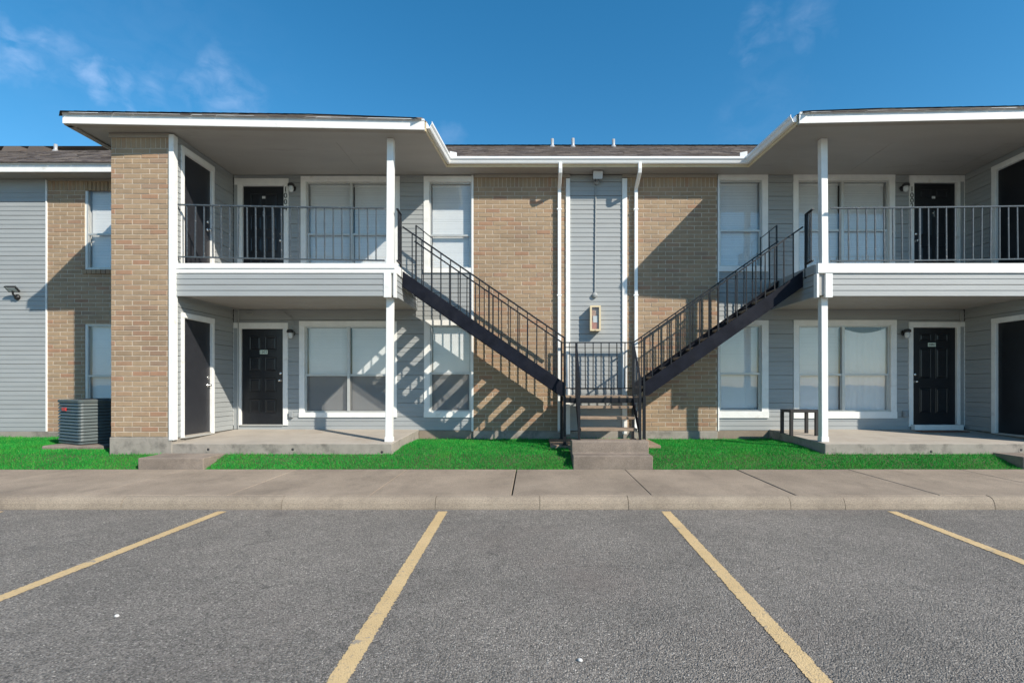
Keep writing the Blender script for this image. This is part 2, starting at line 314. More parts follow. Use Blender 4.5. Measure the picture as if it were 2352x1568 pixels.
# ------------------------------------------------------------------ the ground
def struct(o): o['kind'] = 'structure'; return o
g = MB(); g.add([(-500, -500, -.06), (500, -500, -.06), (500, 500, -.06), (-500, 500, -.06)], [(0, 1, 2, 3)]); struct(g.build('ground', M['ground'], recalc=False))
KY = 6.33                                                   # front of the kerb
g = MB(); g.box(-30, 30, -30, KY, -.05, 0); LOT = struct(g.build('parking_lot', M['asphalt']))
def line(xa, ya, xb, yb, w=.112):
    a, b = Vector((xa, ya, 0)), Vector((xb, yb, 0)); d = (b-a).normalized(); r = Vector((-d.y, d.x, 0))*(w/2)
    n = 420; L_ = []; R_ = []
    for i in range(n+1):
        p = a.lerp(b, i/n); j = lambda: random.uniform(-.010, .010) if 0 < i < n else 0
        L_.append(p-r*(1+j()*12)); R_.append(p+r*(1+j()*12))
    vs = [Vector((v.x, v.y, .004)) for v in L_+R_]; fs = [(i, i+1, n+2+i, n+1+i) for i in range(n)]
    q = MB(); q.add(vs, fs); o = q.build('parking_line', M['yellow'], LOT, recalc=False); return o
for xa, xb in ((-9.25, -9.3), (-6.50, -6.52), (-3.79, -3.93), (-1.10, -.985), (1.613, 1.45), (4.365, 4.08), (7.1, 6.8)):
    line(xa, 6.235, xb, 1.0)
# kerb: rounded nose, in segments
prof = [(KY, -.04), (KY, .02), (KY+.012, .075), (KY+.03, .112), (KY+.055, .135), (KY+.09, .147), (KY+.135, .15), (KY+.135, -.04)]
kb = MB(); kb.box(-30, 30, KY+.02, KY+.12, -.045, .05); KERB = struct(kb.build('kerb', M['mortar']))
kx = [-30, -17, -12.4, -9.9, -7.3, -5.1, X(648, 6.35), X(1000, 6.35), X(1240, 6.35), X(1443, 6.35), X(1815, 6.35), X(1940, 6.35), X(2283, 6.35), 8.2, 10.5, 13, 18, 30]
for a, b in zip(kx[:-1], kx[1:]):
    q = MB(); dz = random.uniform(-.003, .003); q.prism([(a+.003, y, z+(dz if z > 0 else 0)) for y, z in prof], (b-a-.006, 0, 0)); o = q.build('kerb_segment', M['kerb'], KERB)
# sidewalk slabs
SY0, SY1 = KY+.14, 8.36; SZ0, SZ1 = .150, .160
sb = MB(); sb.box(-30, 30, SY0, SY1-.01, -.04, .10); WALK = struct(sb.build('sidewalk', M['soil']))
sx = [-2.06-1.80*k for k in range(14, 0, -1)]+[-2.06, -.274, 1.493, 3.32, 5.13, 6.95]+[6.95+1.82*k for k in range(1, 12)]
for i, (a, b) in enumerate(zip(sx[:-1], sx[1:])):
    ga = .009 if abs(a+.274) < .01 or abs(a-3.32) < .01 else .004; gb = .009 if abs(b+.274) < .01 or abs(b-3.32) < .01 else .004
    j = [random.uniform(-.004, .004) for _ in range(2)]
    q = MB(); q.hexa([(a+ga, SY0, 0), (b-gb, SY0, 0), (b-gb, SY1, 0), (a+ga, SY1, 0), (a+ga, SY0, SZ0+j[0]), (b-gb, SY0, SZ0+j[1]), (b-gb, SY1, SZ1+j[1]), (a+ga, SY1, SZ1+j[0])])
    q.build('paving_slab', M['pave'], WALK, bevel=.006, seg=1)
def lawn_z(y): return float(np.interp(y, [8.3, 8.42, 9.0, 9.6, 11.2], [.10, .135, .315, .375, .40]))
ys = [SY1-.02, 8.42, 8.7, 9.0, 9.3, 9.6, 10.2, 11.2]; vs = [(x, y, lawn_z(y)) for y in ys for x in (-30, 30)]
q = MB(); q.add(vs, [(2*i, 2*i+1, 2*i+3, 2*i+2) for i in range(len(ys)-1)]); struct(q.build('lawn_ground', M['soil'], recalc=False))

# ------------------------------------------------------------------ the building
BX0, BX1 = -14.5, 14.0
YB, YW, YP = 10.84, 11.05, 9.02                              # porch back wall, left wing wall, pier face
YC = 10.80                                                  # brick beside the stairs
XL, XR = -6.35, 9.12                                        # side walls of the two porches
ZS = 5.97                                                   # soffit
ZF, ZFT = 3.60, 3.686                                       # balcony floor, top of its white edge board
BLD = thing('apartment_building', (1.0, 12.5, 0), 'two storey tan brick and grey siding apartment building with balconies and low shingle roof', 'building')
FB = Frame((0, YB, 0), (1, 0, 0), (0, -1, 0)); FC = Frame((0, YC, 0), (1, 0, 0), (0, -1, 0))
FW = Frame((0, YW, 0), (1, 0, 0), (0, -1, 0)); FP_ = Frame((0, YP, 0), (1, 0, 0), (0, -1, 0))
FL = Frame((XL, 0, 0), (0, 1, 0), (1, 0, 0)); FR = Frame((XR, 0, 0), (0, 1, 0), (-1, 0, 0))
# inner shell that closes the rooms
q = MB(); q.box(-7.4, BX1, 11.16, 17.5, 0, ZS); q.box(BX0, -7.44, 11.40, 17.5, 0, ZS); q.box(-7.38, XL-.06, 9.14, 11.1, .3, ZS-.01); q.box(XR+.06, XR+1.1, 9.14, 11.1, .3, ZS-.01); q.box(XR-.02, BX1, 10.95, 11.15, 0, ZS-.01)
q.build('inner_shell', M['void'], BLD)
# windows and doors --------------------------------------------------------------------------
def cover(px, Y): return X(px, Y)
OPEN_B = []                                                 # openings of the porch back wall (u0,u1,z0,z1)
def blind_mesh(F, u0, u1, n, z0, z1, pitch=.0236, tilt=76, head=True):
    q = MB(); c, s_ = math.cos(math.radians(tilt))*.0125, math.sin(math.radians(tilt))*.0125; z = z1-.03; 
    while z > z0+.015:
        d = random.uniform(-.0008, .0008)
        q.add([F.p(u0, n+c, z-s_+d), F.p(u1, n+c, z-s_+d), F.p(u1, n, z+.001), F.p(u0, n, z+.001), F.p(u1, n-c, z+s_+d), F.p(u0, n-c, z+s_+d)], [(0, 1, 2, 3), (3, 2, 4, 5)])
        z -= pitch
    q.fbox(F, u0, u1, n-.018, n+.018, z1-.03, z1); q.fbox(F, u0, u1, n-.012, n+.012, z0, z0+.014)
    return q
def window(F, u0, u1, z0, z1, rail, mull=None, cas=(.10, .10, .10, .10), screens=(), backing=True, depth=.26, face=.024, curtain=None, sill=True, drop=0.0):
    """frame mesh is the window itself; casing boards, sill, panes, blinds and screens are its sub-parts"""
    q = MB(); fw = .032; n0, n1 = -.075, -.02
    q.fbox(F, u0, u0+fw, n0, n1, z0, z1); q.fbox(F, u1-fw, u1, n0, n1, z0, z1); q.fbox(F, u0+fw, u1-fw, n0, n1, z1-fw, z1); q.fbox(F, u0+fw, u1-fw, n0, n1, z0, z0+fw)
    bays = [(u0, u1)] if mull is None else [(u0, mull), (mull, u1)]
    if mull is not None: q.fbox(F, mull-.028, mull+.028, n0-.002, n1+.012, z0+fw, z1-fw)
    for a, b in bays:
        a2, b2 = a+(fw if a == u0 else .028), b-(fw if b == u1 else .028)
        q.fbox(F, a2, b2, n0+.004, n1-.004, rail-.02, rail+.02)
        q.fbox(F, a2, a2+.018, n0+.006, n1-.012, z0+fw, rail-.02); q.fbox(F, b2-.018, b2, n0+.006, n1-.012, z0+fw, rail-.02)
    w = q.build('window', M['alu'], BLD)
    c = MB(); l, r, t, bt = cas
    if t: c.fbox(F, u0-l, u1+r, -.02, face+.004, z1, z1+t)
    if l: c.fbox(F, u0-l, u0, -.02, face, z0-bt*.0, z1-.001)
    if r: c.fbox(F, u1, u1+r, -.02, face, z0-bt*.0, z1-.001)
    if c.v: c.build('casing', M['white'], w)
    if bt: s = MB(); s.fbox(F, u0-l-.004, u1+r+.004, -.02, face+.010, z0-bt, z0-.001); s.build('sill', M['white'], w)
    j = MB(); j.fbox(F, u0-.03, u0-.001, -depth-.05, -.021, z0-.03, z1+.03); j.fbox(F, u1+.001, u1+.03, -depth-.05, -.021, z0-.03, z1+.03); j.fbox(F, u0-.001, u1+.001, -depth-.05, -.021, z1+.001, z1+.03); j.fbox(F, u0-.001, u1+.001, -depth-.05, -.021, z0-.03, z0-.001)
    j.build('jamb', M['white'], w)
    for k, (a, b) in enumerate(bays):
        a2, b2 = a+fw, b-fw
        p = MB(); p.fbox(F, a2-.004, b2+.004, -.050, -.046, rail, z1-fw+.004); p.build('pane', M['glass'], w)
        p = MB(); p.fbox(F, a2-.004, b2+.004, -.060, -.056, z0+fw-.004, rail); p.build('pane', M['glass'], w)
        if curtain and k in curtain:
            # plain fabric hung behind this bay, its top edge sagging
            cq = MB(); nn = 40; mm = 12; vs = []
            for i in range(nn+1):
                for jx in range(mm+1):
                    t_ = i/nn; sag = .10*(1-(2*t_-1)**2)*1.0
                    vs.append(F.p(a2+(b2-a2)*t_, -.11+.006*math.sin(t_*46)+.012*math.sin(t_*9), z0+(z1-.05-sag-z0)*jx/mm))
            fs = [(i*(mm+1)+jx, (i+1)*(mm+1)+jx, (i+1)*(mm+1)+jx+1, i*(mm+1)+jx+1) for i in range(nn) for jx in range(mm)]
            cq.add(vs, fs, True); cq.build('curtain', M['blind'], w, recalc=False)
        else:
            bl = blind_mesh(F, a2+.012, b2-.012, -.115, z0+.04+drop, z1-.035).build('blind', M['blind'], w, recalc=False); bl['kind'] = 'stuff'
        if k in screens:
            s = MB(); s.fbox(F, a+fw*.6, b-fw*.6, -.0295, -.028, z0+.012, rail-.022); s.build('insect_screen', M['screen'], w)
    bk = MB(); bk.fbox(F, u0-.03, u1+.03, -depth-.06, -depth-.05, z0-.03, z1+.03); bk.build('room_dark_sheet', M['void'], w)  # near-black sheet close behind the blinds stands in for the unlit room
    l2, r2 = l, r
    return (u0-l2*.5 if l else u0, u1+r2*.5 if r else u1, z0-bt*.5, z1+t*.5)
y = YB
zt = Z(405, y)
# left porch
OPEN_B.append(window(FB, X(703, y), X(907, y), 3.63, Z(417, y), Z(537, y), X(806, y), (.105, .105, .105, 0)))
OPEN_B.append(window(FB, X(700, y), X(900, y), Z(947, y), Z(749, y), Z(861, y), X(800, y), (.11, .11, .105, .10), screens=(0, 1)))
OPEN_B.append(window(FB, X(986, y), X(1083, y), Z(616, y), Z(418, y), Z(540, y), None, (.115, 0, .115, .10)))
OPEN_B.append(window(FB, X(988, y), X(1081, y), Z(945, y), Z(747, y), Z(857, y), None, (.125, .02, .11, .12), screens=(0,)))
# right porch
OPEN_B.append(window(FB, X(1652, y), X(1750, y), Z(612, y), Z(414, y), Z(529, y), None, (.02, .12, .11, .11)))
OPEN_B.append(window(FB, X(1652, y), X(1749, y), Z(944, y), Z(747, y), Z(858, y), None, (.02, .14, .105, .14)))
OPEN_B.append(window(FB, X(1833, y), X(2042, y), 3.63, Z(414, y), Z(528, y), X(1936, y), (.11, .115, .11, 0)))
OPEN_B.append(window(FB, X(1834, y), X(2045, y), Z(945, y), Z(747, y), Z(860, y), X(1938, y), (.11, .12, .11, .14), curtain=(1,)))
def door(F, u0, u1, z0, z1, cas, knob_side, rows=None, mat='door', label=None, hole=True, face=.026, hw=True, inset=.035):
    q = MB(); q.fbox(F, u0, u1, -inset-.045, -inset, z0, z1)
    d = q.build('door', M[mat], BLD)
    if label: d['label'] = label
    w = u1-u0; h = z1-z0
    if rows:
        for (t0, t1) in rows:
            for (a, b) in ((.17, .455), (.545, .83)):
                pa, pb, za, zb = u0+w*a, u0+w*b, z1-h*t1, z1-h*t0; m_ = MB(); e = .030
                # moulding ring: outer edge flush, crest, then a raised field
                o_ = [(pa, za), (pb, za), (pb, zb), (pa, zb)]; 
                def ring(ins, n): return [F.p(pa+ins, n, za+ins), F.p(pb-ins, n, za+ins), F.p(pb-ins, n, zb-ins), F.p(pa+ins, n, zb-ins)]
                R = [ring(0, -inset-.001), ring(.008, -inset+.009), ring(.018, -inset+.009), ring(.028, -inset+.001), ring(.052, -inset+.007)]
                vs = [v for r_ in R for v in r_]; fs = [(4*i+k, 4*i+(k+1) % 4, 4*i+4+(k+1) % 4, 4*i+4+k) for i in range(4) for k in range(4)]+[(16, 17, 18, 19)]
                m_.add(vs, fs); m_.build('door_panel', M[mat], d, recalc=False)
    c = MB(); l, r, t = cas
    c.fbox(F, u0-l, u1+r, -.03, face+.004, z1+.012, z1+t); c.fbox(F, u0-l, u0-.012, -.03, face, z0-.02, z1+.011); c.fbox(F, u1+.012, u1+r, -.03, face, z0-.02, z1+.011)
    c.build('casing', M['white'], d)
    j = MB(); j.fbox(F, u0-.0118, u0-.002, -.12, face-.012, z0-.01, z1+.0118); j.fbox(F, u1+.002, u1+.0118, -.12, face-.012, z0-.01, z1+.0118); j.fbox(F, u0-.002, u1+.002, -.12, face-.012, z1+.002, z1+.0118); j.build('jamb', M['white'], d)
    ku = u0+.07 if knob_side < 0 else u1-.07
    if hw:
        kz = z0+.93; n = F.N
        k = MB(); k.lathe(F.p(ku, -inset, kz), n, [(.034, 0), (.034, .006), (.013, .012), (.012, .03), (.026, .042), (.029, .055), (.022, .068), (.0, .072)], 14); k.build('knob', M['chrome'], d)
        k = MB(); k.lathe(F.p(ku, -inset, kz+.15), n, [(.031, 0), (.031, .010), (.024, .018), (.0, .02)], 14); k.build('deadbolt', M['chrome'], d)
    th = MB(); th.fbox(F, u0-.01, u1+.01, -.10, .03, z0-.03, z0-.004); th.build('threshold', M['alu'], d)
    return d, (u0-l*.5, u1+r*.5, z0-.03, z1+t*.5)
R8 = ((.075, .225), (.295, .445), (.515, .665), (.735, .885)); R6 = ((.06, .14), (.21, .52), (.615, .875))
d1004, o = door(FB, X(557, y), X(652, y), 3.655, Z(427, y), (.155, .105, .15), 1, R8); OPEN_B.append(o)
d1003, o = door(FB, X(554, y), X(650, y), Z(974, y), Z(755, y), (.15, .11, .125), 1, R8); OPEN_B.append(o)
d1002, o = door(FB, X(2099, y), X(2196, y), 3.655, Z(420, y), (.11, .17, .15), -1, R6); OPEN_B.append(o)
d1001, o = door(FB, X(2097, y), X(2197, y), Z(977, y), Z(752, y), (.10, .165, .115), -1, R6); OPEN_B.append(o)
# peephole, knocker or paper tag on the upper doors
for d, px in ((d1004, 604), (d1002, 2147)):
    t = MB(); t.fbox(FB, X(px, y)-.035, X(px, y)+.035, -.0345, -.031, Z(455, y), Z(449.5, y)); t.build('door_tag', M['paper'], d)
    t = MB(); t.lathe(FB.p(X(px, y), -.035, Z(488, y)), FB.N, [(.022, 0), (.018, .012), (0, .014)], 10); t.fbox(FB, X(px, y)-.012, X(px, y)+.012, -.034, -.015, Z(497, y), Z(484, y)); t.build('door_knocker', M['chrome'], d)
# storage doors on the side walls
OPEN_L = []; OPEN_R = []
_, o = door(FL, 9.30, 10.10, .60, 2.745, (.085, .06, .10), 1, None, 'sdoor', 'plain flush charcoal door facing sideways', inset=.03); OPEN_L.append(o)
_, o = door(FL, 9.30, 10.10, 3.64, 5.74, (.085, .06, .11), 1, None, 'sdoor', 'plain flush charcoal door facing sideways', inset=.03); OPEN_L.append(o)
_, o = door(FR, 9.28, 10.075, .60, 2.745, (.06, .095, .10), 1, None, 'door', 'plain flush black door facing sideways', inset=.03, hw=False); OPEN_R.append(o)
_, o = door(FR, 9.28, 10.075, 3.64, 5.74, (.06, .095, .11), 1, None, 'door', 'plain flush black door facing sideways', inset=.03, hw=False); OPEN_R.append(o)
# left wing windows
yw = YW
OPEN_W = []
def wing_win(z0, z1, rail):
    u0, u1 = X(194, yw)+.03, X(194, yw)+.95
    window(FW, u0, u1, z0, z1, rail, None, (0, 0, 0, 0), face=-.05, depth=.2); OPEN_W.append((u0-.03, u1+.03, z0-.02, z1+.005))
wing_win(Z(617, yw), Z(418, yw), Z(537, yw)); wing_win(Z(960, yw), Z(745, yw), Z(863, yw))

# siding --------------------------------------------------------------------------------------
def minus(a, b, cuts):
    segs = [(a, b)]
    for c0, c1 in cuts:
        ns = []
        for s0, s1 in segs:
            if c1 <= s0 or c0 >= s1: ns.append((s0, s1)); continue
            if c0 > s0: ns.append((s0, c0))
            if c1 < s1: ns.append((c1, s1))
        segs = ns
    return [s for s in segs if s[1]-s[0] > .012]
SH = .291
def siding_piece(F, u0, u1, zb, a, b, thick=.03, lip=.011):
    """one hardboard strip of three laps whose bottom is at zb, cut to a..b"""
    prof = []; lap = SH/3
    for k in range(3):
        l0, l1 = zb+k*lap, zb+(k+1)*lap
        top = l1-(.006 if k == 2 else .0025)
        prof += [(l0, .002 if k else -.006), (l0+.003 if k else l0+.004, lip), (top, .003)]
    pts = []
    for i in range(len(prof)-1):
        (z0, d0), (z1, d1) = prof[i], prof[i+1]
        c0, c1 = max(a, z0), min(b, z1)
        if c1-c0 < 1e-5: continue
        f = lambda z: d0+(d1-d0)*((z-z0)/(z1-z0) if z1 > z0 else 0)
        if not pts or abs(pts[-1][0]-c0) > 1e-6: pts.append((c0, f(c0)))
        pts.append((c1, f(c1)))
    if len(pts) < 2: return None
    poly = [F.p(u0, d, z) for z, d in pts]+[F.p(u0, -thick, pts[-1][0]), F.p(u0, -thick, pts[0][0])]
    q = MB(); q.prism(poly, F.U*(u1-u0)); return q
def siding(F, u0, u1, z0, z1, openings, zoff=0, joints=True):
    w = MB(); w.fbox(F, u0, u1, -.06, -.05, z0, z1)
    # wall core kept clear of the openings
    core = MB(); zs = sorted({z0, z1}|{v for o in openings for v in o[2:] if z0 < v < z1})
    for a, b in zip(zs[:-1], zs[1:]):
        for s0, s1 in minus(u0, u1, [(o[0], o[1]) for o in openings if o[2] < (a+b)/2 < o[3]]): core.fbox(F, s0, s1, -.09, -.031, a, b)
    wall = core.build('siding_wall', M['siding'], BLD)
    zb = z0-zoff
    while zb < z1-.002:
        a0, b0 = max(zb, z0), min(zb+SH, z1)
        cz = sorted({a0, b0}|{v for o in openings for v in o[2:] if a0+.004 < v < b0-.004})
        for a, b in zip(cz[:-1], cz[1:]):
            for s0, s1 in minus(u0, u1, [(o[0], o[1]) for o in openings if o[2] < (a+b)/2 < o[3]]):
                q = siding_piece(F, s0, s1, zb, a, b)
                if q: q.build('siding_board', M['siding'], wall)
        zb += SH
    return wall
siding(FB, XL+.02, X(1086, y), .575, ZS-.005, OPEN_B)
siding(FB, X(1649, y), XR-.02, .575, ZS-.005, OPEN_B)
siding(FL, 9.12, YB-.02, .60, ZS-.005, OPEN_L)
siding(FR, 9.12, YB-.02, .60, ZS-.005, OPEN_R)
XC0, XC1 = X(1309, YC), X(1429, YC)
siding(Frame((0, YC+.01, 0), (1, 0, 0), (0, -1, 0)), XC0, XC1, .575, ZS-.02, [])
XW = X(106, yw)
siding(FW, BX0, XW, .53, Z(436, yw), [])
siding_top = MB(); siding_top.fbox(FW, BX0, XW, -.05, .002, Z(436, yw)+.002, ZS-.004); siding_top.build('plain_panel', M['siding'], BLD)
# trim boards
def trim(name, F, u0, u1, n0, n1, z0, z1, m='white', parent=None):
    q = MB(); q.fbox(F, u0, u1, n0, n1, z0, z1); return q.build(name, M[m], parent or BLD, bevel=.004, seg=1)
trim('corner_board', FB, X(1083.2, YB), X(1088, YB), .012, .046, .56, ZS-.01)
trim('corner_board', FB, X(1647, YB), X(1650.2, YB), .012, .046, .56, ZS-.01)
trim('corner_board', FC, X(1299.5, YC), XC0+.002, -.02, .030, .50, ZS-.09)
trim('corner_board', FC, XC1-.002, X(1440, YC), -.02, .030, .50, ZS-.09)
trim('corner_board', FW, XW, XW+.03, -.02, .022, .53, ZS-.02)
q = MB(); q.box(-6.41, -6.325, YP-.025, YP+.09, .565, ZS-.03); q.build('corner_board', M['white'], BLD, bevel=.004, seg=1)
q = MB(); q.box(XR-.025, XR+.06, YP-.025, YP+.09, .565, ZS-.03); q.build('corner_board', M['white'], BLD, bevel=.004, seg=1)
trim('corner_board', FB, XL+.02, XL+.10, .012, .028, .60, 3.1, 'siding'); trim('corner_board', FB, XR-.10, XR-.02, .012, .028, .60, 3.1, 'siding')
trim('corner_board', FB, XL+.02, XL+.10, .012, .028, 3.62, ZS-.01, 'siding'); trim('corner_board', FB, XR-.10, XR-.02, .012, .028, 3.62, ZS-.01, 'siding')

# brickwork -----------------------------------------------------------------------------------
BR = []                                                      # every brick: (wall, frame, u0, u1, z0, z1, screen size)
def brick_wall(F, u0, u1, z0, zs, z1, rows, openings=(), pitch=.305, shift=0.0, S_=100, soldier=.205, sills=()):
    core = MB(); zz_ = sorted({z0, z1}|{v for o in openings for v in o[2:] if z0 < v < z1})
    for a, b in zip(zz_[:-1], zz_[1:]):
        for s0, s1 in minus(u0, u1, [(o[0], o[1]) for o in openings if o[2] < (a+b)/2 < o[3]]): core.fbox(F, s0, s1, -.10, -.006, a, b)
    wall = core.build('brick_wall', M['mortar'], BLD)
    h = (zs-z0)/rows
    for r in range(rows):
        za, zb = z0+r*h, z0+(r+1)*h; zm = (za+zb)/2
        cuts = [(o[0], o[1]) for o in openings if o[2] < zm < o[3]]
        for s0, s1 in minus(u0, u1, cuts):
            st = u0+shift+(pitch/2 if r % 2 else 0)
            k0 = math.floor((s0-st)/pitch)-1; k = k0
            while st+k*pitch < s1:
                a, b = max(s0, st+k*pitch+.0075), min(s1, st+(k+1)*pitch-.0075)
                if b-a > .02: BR.append((wall, F, a, b, za+.007, zb-.007, (b-a)*h*S_*S_))
                k += 1
    k = 0; w = .087
    while u0+k*w < u1-.02:
        BR.append((wall, F, u0+k*w+.007, min(u1, u0+(k+1)*w-.007), zs+.006, z1, w*(z1-zs)*S_*S_)); k += 1
    for (a, b, z_) in sills:
        n = int((b-a)/.1)
        for i in range(n): BR.append((wall, Frame(F.O+F.N*.03, F.U, F.N), a+(b-a)*i/n+.005, a+(b-a)*(i+1)/n-.005, z_-.09, z_, .001))
    return wall
brick_wall(FP_, -7.44, -6.41, .622, 5.70, 5.93, 57, shift=.07, S_=FP/YP)
brick_wall(FC, X(1087.5, YC), X(1299.3, YC), .567, 5.70, 5.93, 57, shift=-.20, S_=FP/YC)
brick_wall(FC, X(1440.2, YC), X(1647, YC), .567, 5.70, 5.93, 57, shift=.05, S_=FP/YC)
wo = [(o[0], o[1], o[2], o[3]) for o in OPEN_W]
brick_wall(FW, XW+.03, -7.3, .53, 5.72, 5.95, 58, wo, shift=.12, S_=FP/YW, sills=[(wo[0][0]-.03, wo[0][1], wo[0][2]-.002), (wo[1][0]-.03, wo[1][1], wo[1][2]-.002)])
FPR = Frame((XR, YP, 0), (1, 0, 0), (0, -1, 0)); brick_wall(FPR, .06, 1.1, .622, 5.70, 5.93, 57, S_=40)
def brick_geo(l, h, dp=.03):
    c = .003; n = 0.0
    vs = [(-l/2, dp, -h/2), (l/2, dp, -h/2), (l/2, dp, h/2), (-l/2, dp, h/2), (-l/2, c, -h/2), (l/2, c, -h/2), (l/2, c, h/2), (-l/2, c, h/2),
          (-l/2+c, 0, -h/2+c), (l/2-c, 0, -h/2+c), (l/2-c, 0, h/2-c), (-l/2+c, 0, h/2-c)]
    fs = [(8, 9, 10, 11)]+[(4+i, 4+(i+1) % 4, 8+(i+1) % 4, 8+i) for i in range(4)]+[(i, (i+1) % 4, 4+(i+1) % 4, 4+i) for i in range(4)]
    return vs, fs
order = sorted(range(len(BR)), key=lambda i: -BR[i][6]); solo = set(order[:300]); cache = {}; rest = {}
for i, (wall, F, a, b, z0, z1, s_) in enumerate(BR):
    l, h = b-a, z1-z0; dn = random.uniform(-.0022, .0022); c = F.p((a+b)/2, dn, (z0+z1)/2)
    if i in solo:
        key = (round(l, 3), round(h, 3))
        if key not in cache:
            me = bpy.data.meshes.new('brick'); vs, fs = brick_geo(l, h); me.from_pydata(vs, [], fs); me.materials.append(M['brick']); cache[key] = me
        o = _new('brick', cache[key], wall, c); o.rotation_euler = (random.uniform(-.006, .006), random.uniform(-.004, .004), random.uniform(-.006, .006))
    else:
        q = rest.setdefault(wall.name, (wall, MB()))[1]; vs, fs = brick_geo(l, h); t = random.uniform(-.004, .004)
        q.add([(c.x+v[0], c.y+v[1], c.z+v[2]+v[0]*t) for v in vs], fs)
for wall, q in rest.values(): q.build('bricks', M['brick'], wall, recalc=False)['kind'] = 'stuff'
# frieze under the soffit, foundations
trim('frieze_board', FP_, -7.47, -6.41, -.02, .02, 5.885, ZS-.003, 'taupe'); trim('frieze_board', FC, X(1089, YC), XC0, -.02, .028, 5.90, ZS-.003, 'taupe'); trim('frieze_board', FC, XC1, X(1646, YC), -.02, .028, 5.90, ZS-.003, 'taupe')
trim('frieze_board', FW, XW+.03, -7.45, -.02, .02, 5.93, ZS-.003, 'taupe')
def conc(name, x0, x1, y0, y1, z0, z1, m='concrete', bev=.012, parent=BLD):
    q = MB(); q.box(x0, x1, y0, y1, z0, z1); return q.build(name, M[m], parent, bevel=bev, seg=2)
conc('foundation', -7.46, -6.36, YP-.012, 11.0, 0, .617); conc('foundation', X(1087, YC), X(1648, YC), YC-.02, YC+.3, 0, .562)
conc('foundation', BX0, -7.47, YW-.03, YW+.3, 0, .525); conc('foundation', X(962, YB), X(1087, YC)-.004, YB-.005, YB+.3, 0, .57, 'kerb'); conc('foundation', X(1648, YC)+.004, 5.02, YB-.005, YB+.3, 0, .57, 'kerb')
conc('foundation', XR+.03, XR+1.1, YP-.012, 11.0, 0, .617)
# porch slabs: sloping to the front
def slab(x0, x1, x0b, x1b):
    q = MB(); q.hexa([(x0, YP, 0), (x1, YP, 0), (x1b, YB+.1, 0), (x0b, YB+.1, 0), (x0, YP, .505), (x1, YP, .505), (x1b, YB+.1, .60), (x0b, YB+.1, .60)])
    o = q.build('porch_slab', M['porchtop'], BLD, bevel=.012, seg=2)
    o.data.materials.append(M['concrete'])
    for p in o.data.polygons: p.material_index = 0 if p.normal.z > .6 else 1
    return o
s1 = slab(-6.40, -2.49, -6.33, -2.42); s2 = slab(5.14, 9.14, 4.98, 9.10)
for px, py, s_ in ((478, 1032, s1), (672, 1032, s1), (877, 1038, s1), (2138, 1037, s2), (2345, 1033, s2)):
    q = MB(); c = Vector((X(px, YP), YP, Z(py, YP))); q.lathe(c, (0, -1, 0), [(.024, .0015), (.040, .0015), (.044, .004), (.050, -.01)], 12); o = q.build('drain_pipe', M['concrete'], s_)
    q = MB(); q.lathe(c, (0, -1, 0), [(.0, .001), (.041, .001)], 12); q.build('hole_dark_disc', M['void'], o, recalc=False)  # flat dark disc, the shade inside the pipe as colour

